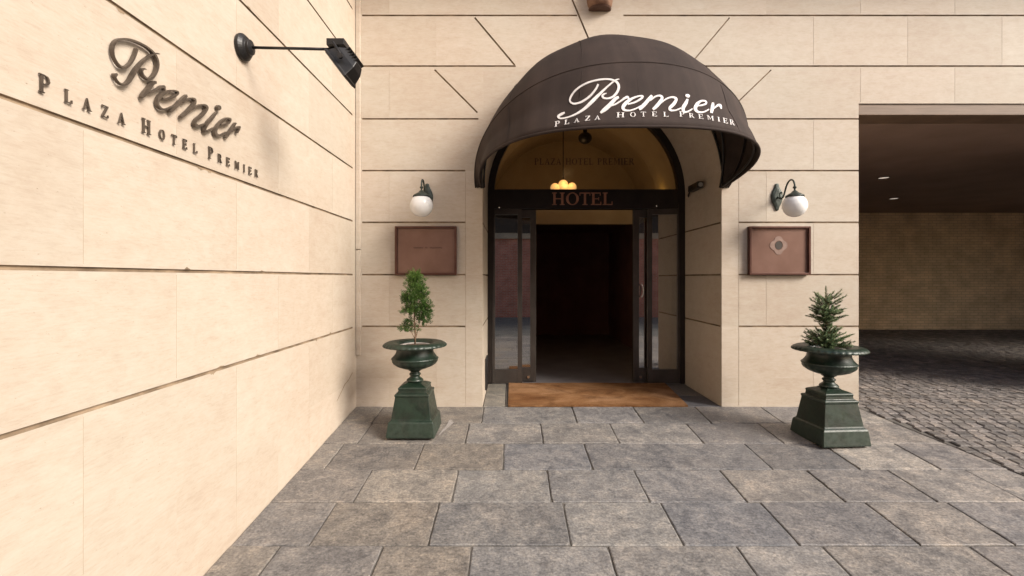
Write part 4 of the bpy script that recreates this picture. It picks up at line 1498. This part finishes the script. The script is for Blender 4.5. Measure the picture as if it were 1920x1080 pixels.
# little fir on the right
rnd = random.Random(8)
pz = gz(UR[1]) + 0.793
fx = UR[0] - 0.02
fir = thing('potted_fir', 'small spiky green fir with spreading branches growing in the right urn', 'plant', (fx, UR[1], pz))
bm = bmesh.new()
tube(bm, [(0, 0, 0), (0.004, 0, 0.15), (-0.002, 0, 0.3), (-0.004, 0, 0.42), (-0.006, 0, 0.52)], [0.011, 0.009, 0.007, 0.005, 0.002], 8)
obj('trunk', bm, 'bark', fir, smooth=True)
bm = bmesh.new()
lay = bm.loops.layers.float_color.new('slab')
bmb = bmesh.new()
def fir_branch(o, d, L, shade):
    pts = []
    dd = d.normalized()
    for i in range(6):
        f_ = i / 5
        pts.append(o + dd * L * f_ + Vector((0, 0, 0.12 * L * f_ * f_)))
    tube(bmb, pts, [0.0035, 0.003, 0.003, 0.0025, 0.002, 0.001], 5)
    n_ = int(L / 0.0014)
    for i in range(n_):
        f_ = i / n_
        k = min(int(f_ * 5), 4)
        p = pts[k].lerp(pts[k + 1], f_ * 5 - k)
        tdir = (pts[k + 1] - pts[k]).normalized()
        a = rnd.uniform(0, 2 * PI)
        u = tdir.orthogonal().normalized()
        v = tdir.cross(u)
        rad = u * math.cos(a) + v * math.sin(a)
        nd = (rad * 0.9 + tdir * 0.75 + Vector((0, 0, 0.15))).normalized()
        ll = rnd.uniform(0.018, 0.030) * (1 - 0.35 * f_)
        w = nd.cross(tdir).normalized() * 0.0026
        fc = bm.faces.new([bm.verts.new(x) for x in (p - w, p + w, p + nd * ll + w * 0.4, p + nd * ll - w * 0.4)])
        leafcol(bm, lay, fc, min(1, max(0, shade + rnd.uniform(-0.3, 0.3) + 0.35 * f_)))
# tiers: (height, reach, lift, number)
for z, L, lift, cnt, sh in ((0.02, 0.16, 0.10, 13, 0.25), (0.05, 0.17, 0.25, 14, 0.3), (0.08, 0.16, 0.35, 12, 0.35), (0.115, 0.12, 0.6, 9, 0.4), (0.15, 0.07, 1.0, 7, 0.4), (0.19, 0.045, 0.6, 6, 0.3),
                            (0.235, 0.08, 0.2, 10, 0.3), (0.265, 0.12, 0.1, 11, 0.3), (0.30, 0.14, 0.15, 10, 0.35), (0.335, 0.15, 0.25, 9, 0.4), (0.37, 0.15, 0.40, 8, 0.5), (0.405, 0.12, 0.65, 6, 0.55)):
    ph = rnd.uniform(0, 6)
    for k in range(cnt):
        a = ph + 2 * PI * k / cnt + rnd.uniform(-0.25, 0.25)
        Lk = L * rnd.uniform(0.6, 1.3)
        fir_branch(Vector((0, 0, z + rnd.uniform(-0.01, 0.01))), Vector((math.cos(a), math.sin(a), lift + rnd.uniform(-0.15, 0.2))), Lk, sh)
        if rnd.random() < 0.8:
            a2 = a + rnd.choice((-1, 1)) * 0.7
            p = Vector((math.cos(a), math.sin(a), lift)).normalized() * Lk * 0.45 + Vector((0, 0, z))
            fir_branch(p, Vector((math.cos(a2), math.sin(a2), lift + 0.1)), Lk * 0.5, sh)
fir_branch(Vector((-0.005, 0, 0.44)), Vector((0, 0, 1)), 0.10, 0.6)
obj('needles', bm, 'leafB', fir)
obj('twigs', bmb, 'bark', fir)

# ------------------------------------------------------------------ door mat
bm = bmesh.new()
mx0, mx1, my0, my1 = -0.04, 1.84, 4.88, 5.925
nx, ny = 60, 34
grid = []
rnd = random.Random(2)
for j in range(ny + 1):
    rowv = []
    for i in range(nx + 1):
        x = mx0 + (mx1 - mx0) * i / nx
        y_ = my0 + (my1 - my0) * j / ny
        x += 0.10 * (j / ny) * (i / nx)
        e = 0.004 * math.sin(x * 5.0) * math.sin(y_ * 6)
        rowv.append(bm.verts.new((x + (rnd.uniform(-0.002, 0.002)), y_ + (rnd.uniform(-0.003, 0.003) if j in (0, ny) else 0), 0.018 + e * 0.4)))
    grid.append(rowv)
for j in range(ny):
    for i in range(nx):
        bm.faces.new((grid[j][i], grid[j][i + 1], grid[j + 1][i + 1], grid[j + 1][i]))
border = [grid[0][i] for i in range(nx + 1)] + [grid[j][nx] for j in range(1, ny + 1)] + [grid[ny][i] for i in range(nx - 1, -1, -1)] + [grid[j][0] for j in range(ny - 1, 0, -1)]
low = [bm.verts.new((v.co.x, v.co.y, 0.0035 if v.co.y > 4.9 else gz(v.co.y) + 0.003)) for v in border]
for i in range(len(border)):
    j = (i + 1) % len(border)
    bm.faces.new((border[i], low[i], low[j], border[j]))
mt = obj('door_mat', off(bm, (0.9, 5.4, 0)), 'coir', None, smooth=False, loc=(0.9, 5.4, 0))
tag(mt, 'wide worn orange brown coir mat on the threshold before the glass doors', 'door mat')

# ------------------------------------------------------------------ small fittings
# black camera-like fitting on the right reveal
xr = AX + AR
pc = Vector((xr, 5.75, WZ(366, 5.75)))
cm = thing('security_camera', 'small black box camera on a bent stalk on the right side of the arch', 'camera', pc)
bm = bmesh.new()
hx = Vector((xr - 0.10, 5.42, WZ(352, 5.42)))
tube(bm, [(xr - 0.002, 5.82, WZ(369, 5.82)), (xr - 0.035, 5.74, WZ(367, 5.75)), (xr - 0.07, 5.58, WZ(357, 5.58))], 0.009, 10)
obj('stalk', off(bm, pc), 'black', cm, smooth=True)
bm = bmesh.new()
bx(bm, xr - 0.105, xr - 0.035, 5.28, 5.57, WZ(359, 5.5), WZ(347, 5.5))
obj('housing', off(bm, pc), 'black', cm, bevel=0.01)
bm = bmesh.new()
lathe_dir(bm, [(0, 0), (0.026, 0), (0.026, 0.012), (0, 0.012)], (xr - 0.07, 5.281, WZ(353, 5.5)), (0, -1, 0), 16)
obj('lens', off(bm, pc), 'lens', cm)

# small wall fitting low on the left reveal (dark cover plate)
bm = bmesh.new()
bx(bm, AX - AR + 0.001, AX - AR + 0.02, 5.35, 5.62, 0.06, 0.42)
cp = obj('cover_plate', off(bm, (AX - AR, 5.48, 0.06)), 'black', None, bevel=0.004, loc=(AX - AR, 5.48, 0.06))
tag(cp, 'narrow dark metal cover plate low on the left side of the arch', 'cover plate')

# pendant lamp in the vestibule
PY = 7.0
pp = Vector((WX(1056, PY), PY, WZ(352, PY)))
pd = thing('pendant_lamp', 'lit pendant lamp with a cluster of warm globes behind the fanlight', 'lamp', pp)
bm = bmesh.new()
tube(bm, [(pp.x, PY, pp.z), (pp.x, PY, AZ + VR * 0.985)], 0.008, 8)
obj('rod', off(bm, pp), 'tube', pd)
for dx, dy, px, py, r_ in ((0, 0, 1056, 346.5, 0.074), (0, 0, 1040.5, 352, 0.068), (0, 0, 1072.5, 351, 0.068), (0, -0.13, 1056, 357, 0.068), (0, 0.13, 1056, 357, 0.068)):
    bm = bmesh.new()
    bmesh.ops.create_uvsphere(bm, u_segments=20, v_segments=12, radius=r_)
    bmesh.ops.translate(bm, verts=bm.verts, vec=(WX(px, PY), PY + dy, WZ(py, PY)))
    obj('globe', off(bm, pp), 'lit', pd, smooth=True)
ll = bpy.data.lights.new('pendant_glow', 'POINT')
ll.energy = 4.0
ll.color = (1.0, 0.70, 0.40)
ll.shadow_soft_size = 0.1
lo = bpy.data.objects.new('pendant_glow', ll)
lo.location = (0.03, -0.30, 0.14)
lo.parent = pd
C.objects.link(lo)
# glowing uplight on the right side of the vault
wl = thing('vestibule_uplight', 'small warm uplight glowing on the right of the vault behind the fanlight', 'lamp', (AX + VR - 0.05, 7.0, 2.42))
bm = bmesh.new()
lathe(bm, [(0.0, -0.04), (0.03, -0.03), (0.05, 0.02), (0.055, 0.05), (0.048, 0.05), (0.0, 0.02)], 20, close=False)
obj('bowl', bm, 'black', wl, smooth=True)
ll = bpy.data.lights.new('uplight_glow', 'POINT')
ll.energy = 0.35
ll.color = (1.0, 0.66, 0.18)
ll.shadow_soft_size = 0.05
lo = bpy.data.objects.new('uplight_glow', ll)
lo.location = (-0.06, 0, 0.16)
lo.parent = wl
C.objects.link(lo)

# round dark fitting hanging from the crown of the vault
RY = 6.9
rp = (WX(1097, RY), RY, WZ(259, RY))
rf = thing('round_loudspeaker', 'round dark fitting hanging from the vault crown behind the fanlight', 'loudspeaker', rp)
bm = bmesh.new()
bmesh.ops.create_uvsphere(bm, u_segments=24, v_segments=14, radius=0.10)
bmesh.ops.scale(bm, vec=(1, 1, 0.85), verts=bm.verts)
obj('body', bm, 'tube', rf, smooth=True)
bm = bmesh.new()
tube(bm, [(0, 0, 0.07), (0, 0, AZ + math.sqrt(VR * VR - (rp[0] - AX) ** 2) - rp[2])], 0.03, 12)
obj('stalk', bm, 'tube', rf, smooth=True)

# downlights of the passage ceiling
for k, (px, py, lab) in enumerate(((1657, 333, 'nearer small downlight in the dark passage ceiling'), (1676, 372, 'farther small downlight in the dark passage ceiling, lower in view'))):
    d = (CZ - CAMZ) * F / (HZ - py)
    t = thing('downlight', lab, 'downlight', (WX(px, d), d, CZ), 'downlights in the passage ceiling')
    bm = bmesh.new()
    lathe(bm, [(0.075, -0.001), (0.078, -0.008), (0.092, -0.010), (0.095, -0.001)], 24, close=False)
    obj('trim', bm, 'frame', t)
    bm = bmesh.new()
    lathe(bm, [(0.074, -0.004), (0.03, -0.006), (0.002, -0.006)], 24, close=False)
    obj('lens', bm, 'downlit', t)

# ------------------------------------------------------------------ building across the street (seen in the door glass)
OB = (0, -9.0, -0.42)
ob = thing('brick_building', 'red brick building across the street with a pale stone band and dark windows', 'building', OB)
bm = bmesh.new()
bx(bm, -16, 14, -9.5, -9.0, -0.42, 3.1)
bx(bm, -16, 14, -9.5, -9.0, 4.4, 7.0)
obj('wall', off(bm, OB), 'brick', ob)
bm = bmesh.new()
bx(bm, -16.05, 14.05, -9.5, -8.9, 3.1, 3.35)
bx(bm, -16.05, 14.05, -9.5, -8.92, 4.15, 4.4)
obj('stone_band', off(bm, OB), 'concrete', ob)
for k in range(10):
    bm = bmesh.new()
    bx(bm, -15.8 + 3 * k, -13.1 + 3 * k, -9.3, -9.12, 3.35, 4.15)
    w_ = obj('window', off(bm, OB), 'framedark', ob)
    bm = bmesh.new()
    bx(bm, -13.1 + 3 * k, -12.8 + 3 * k, -9.5, -9.01, 3.35, 4.15)
    obj('mullion', off(bm, OB), 'whitepaint', ob)
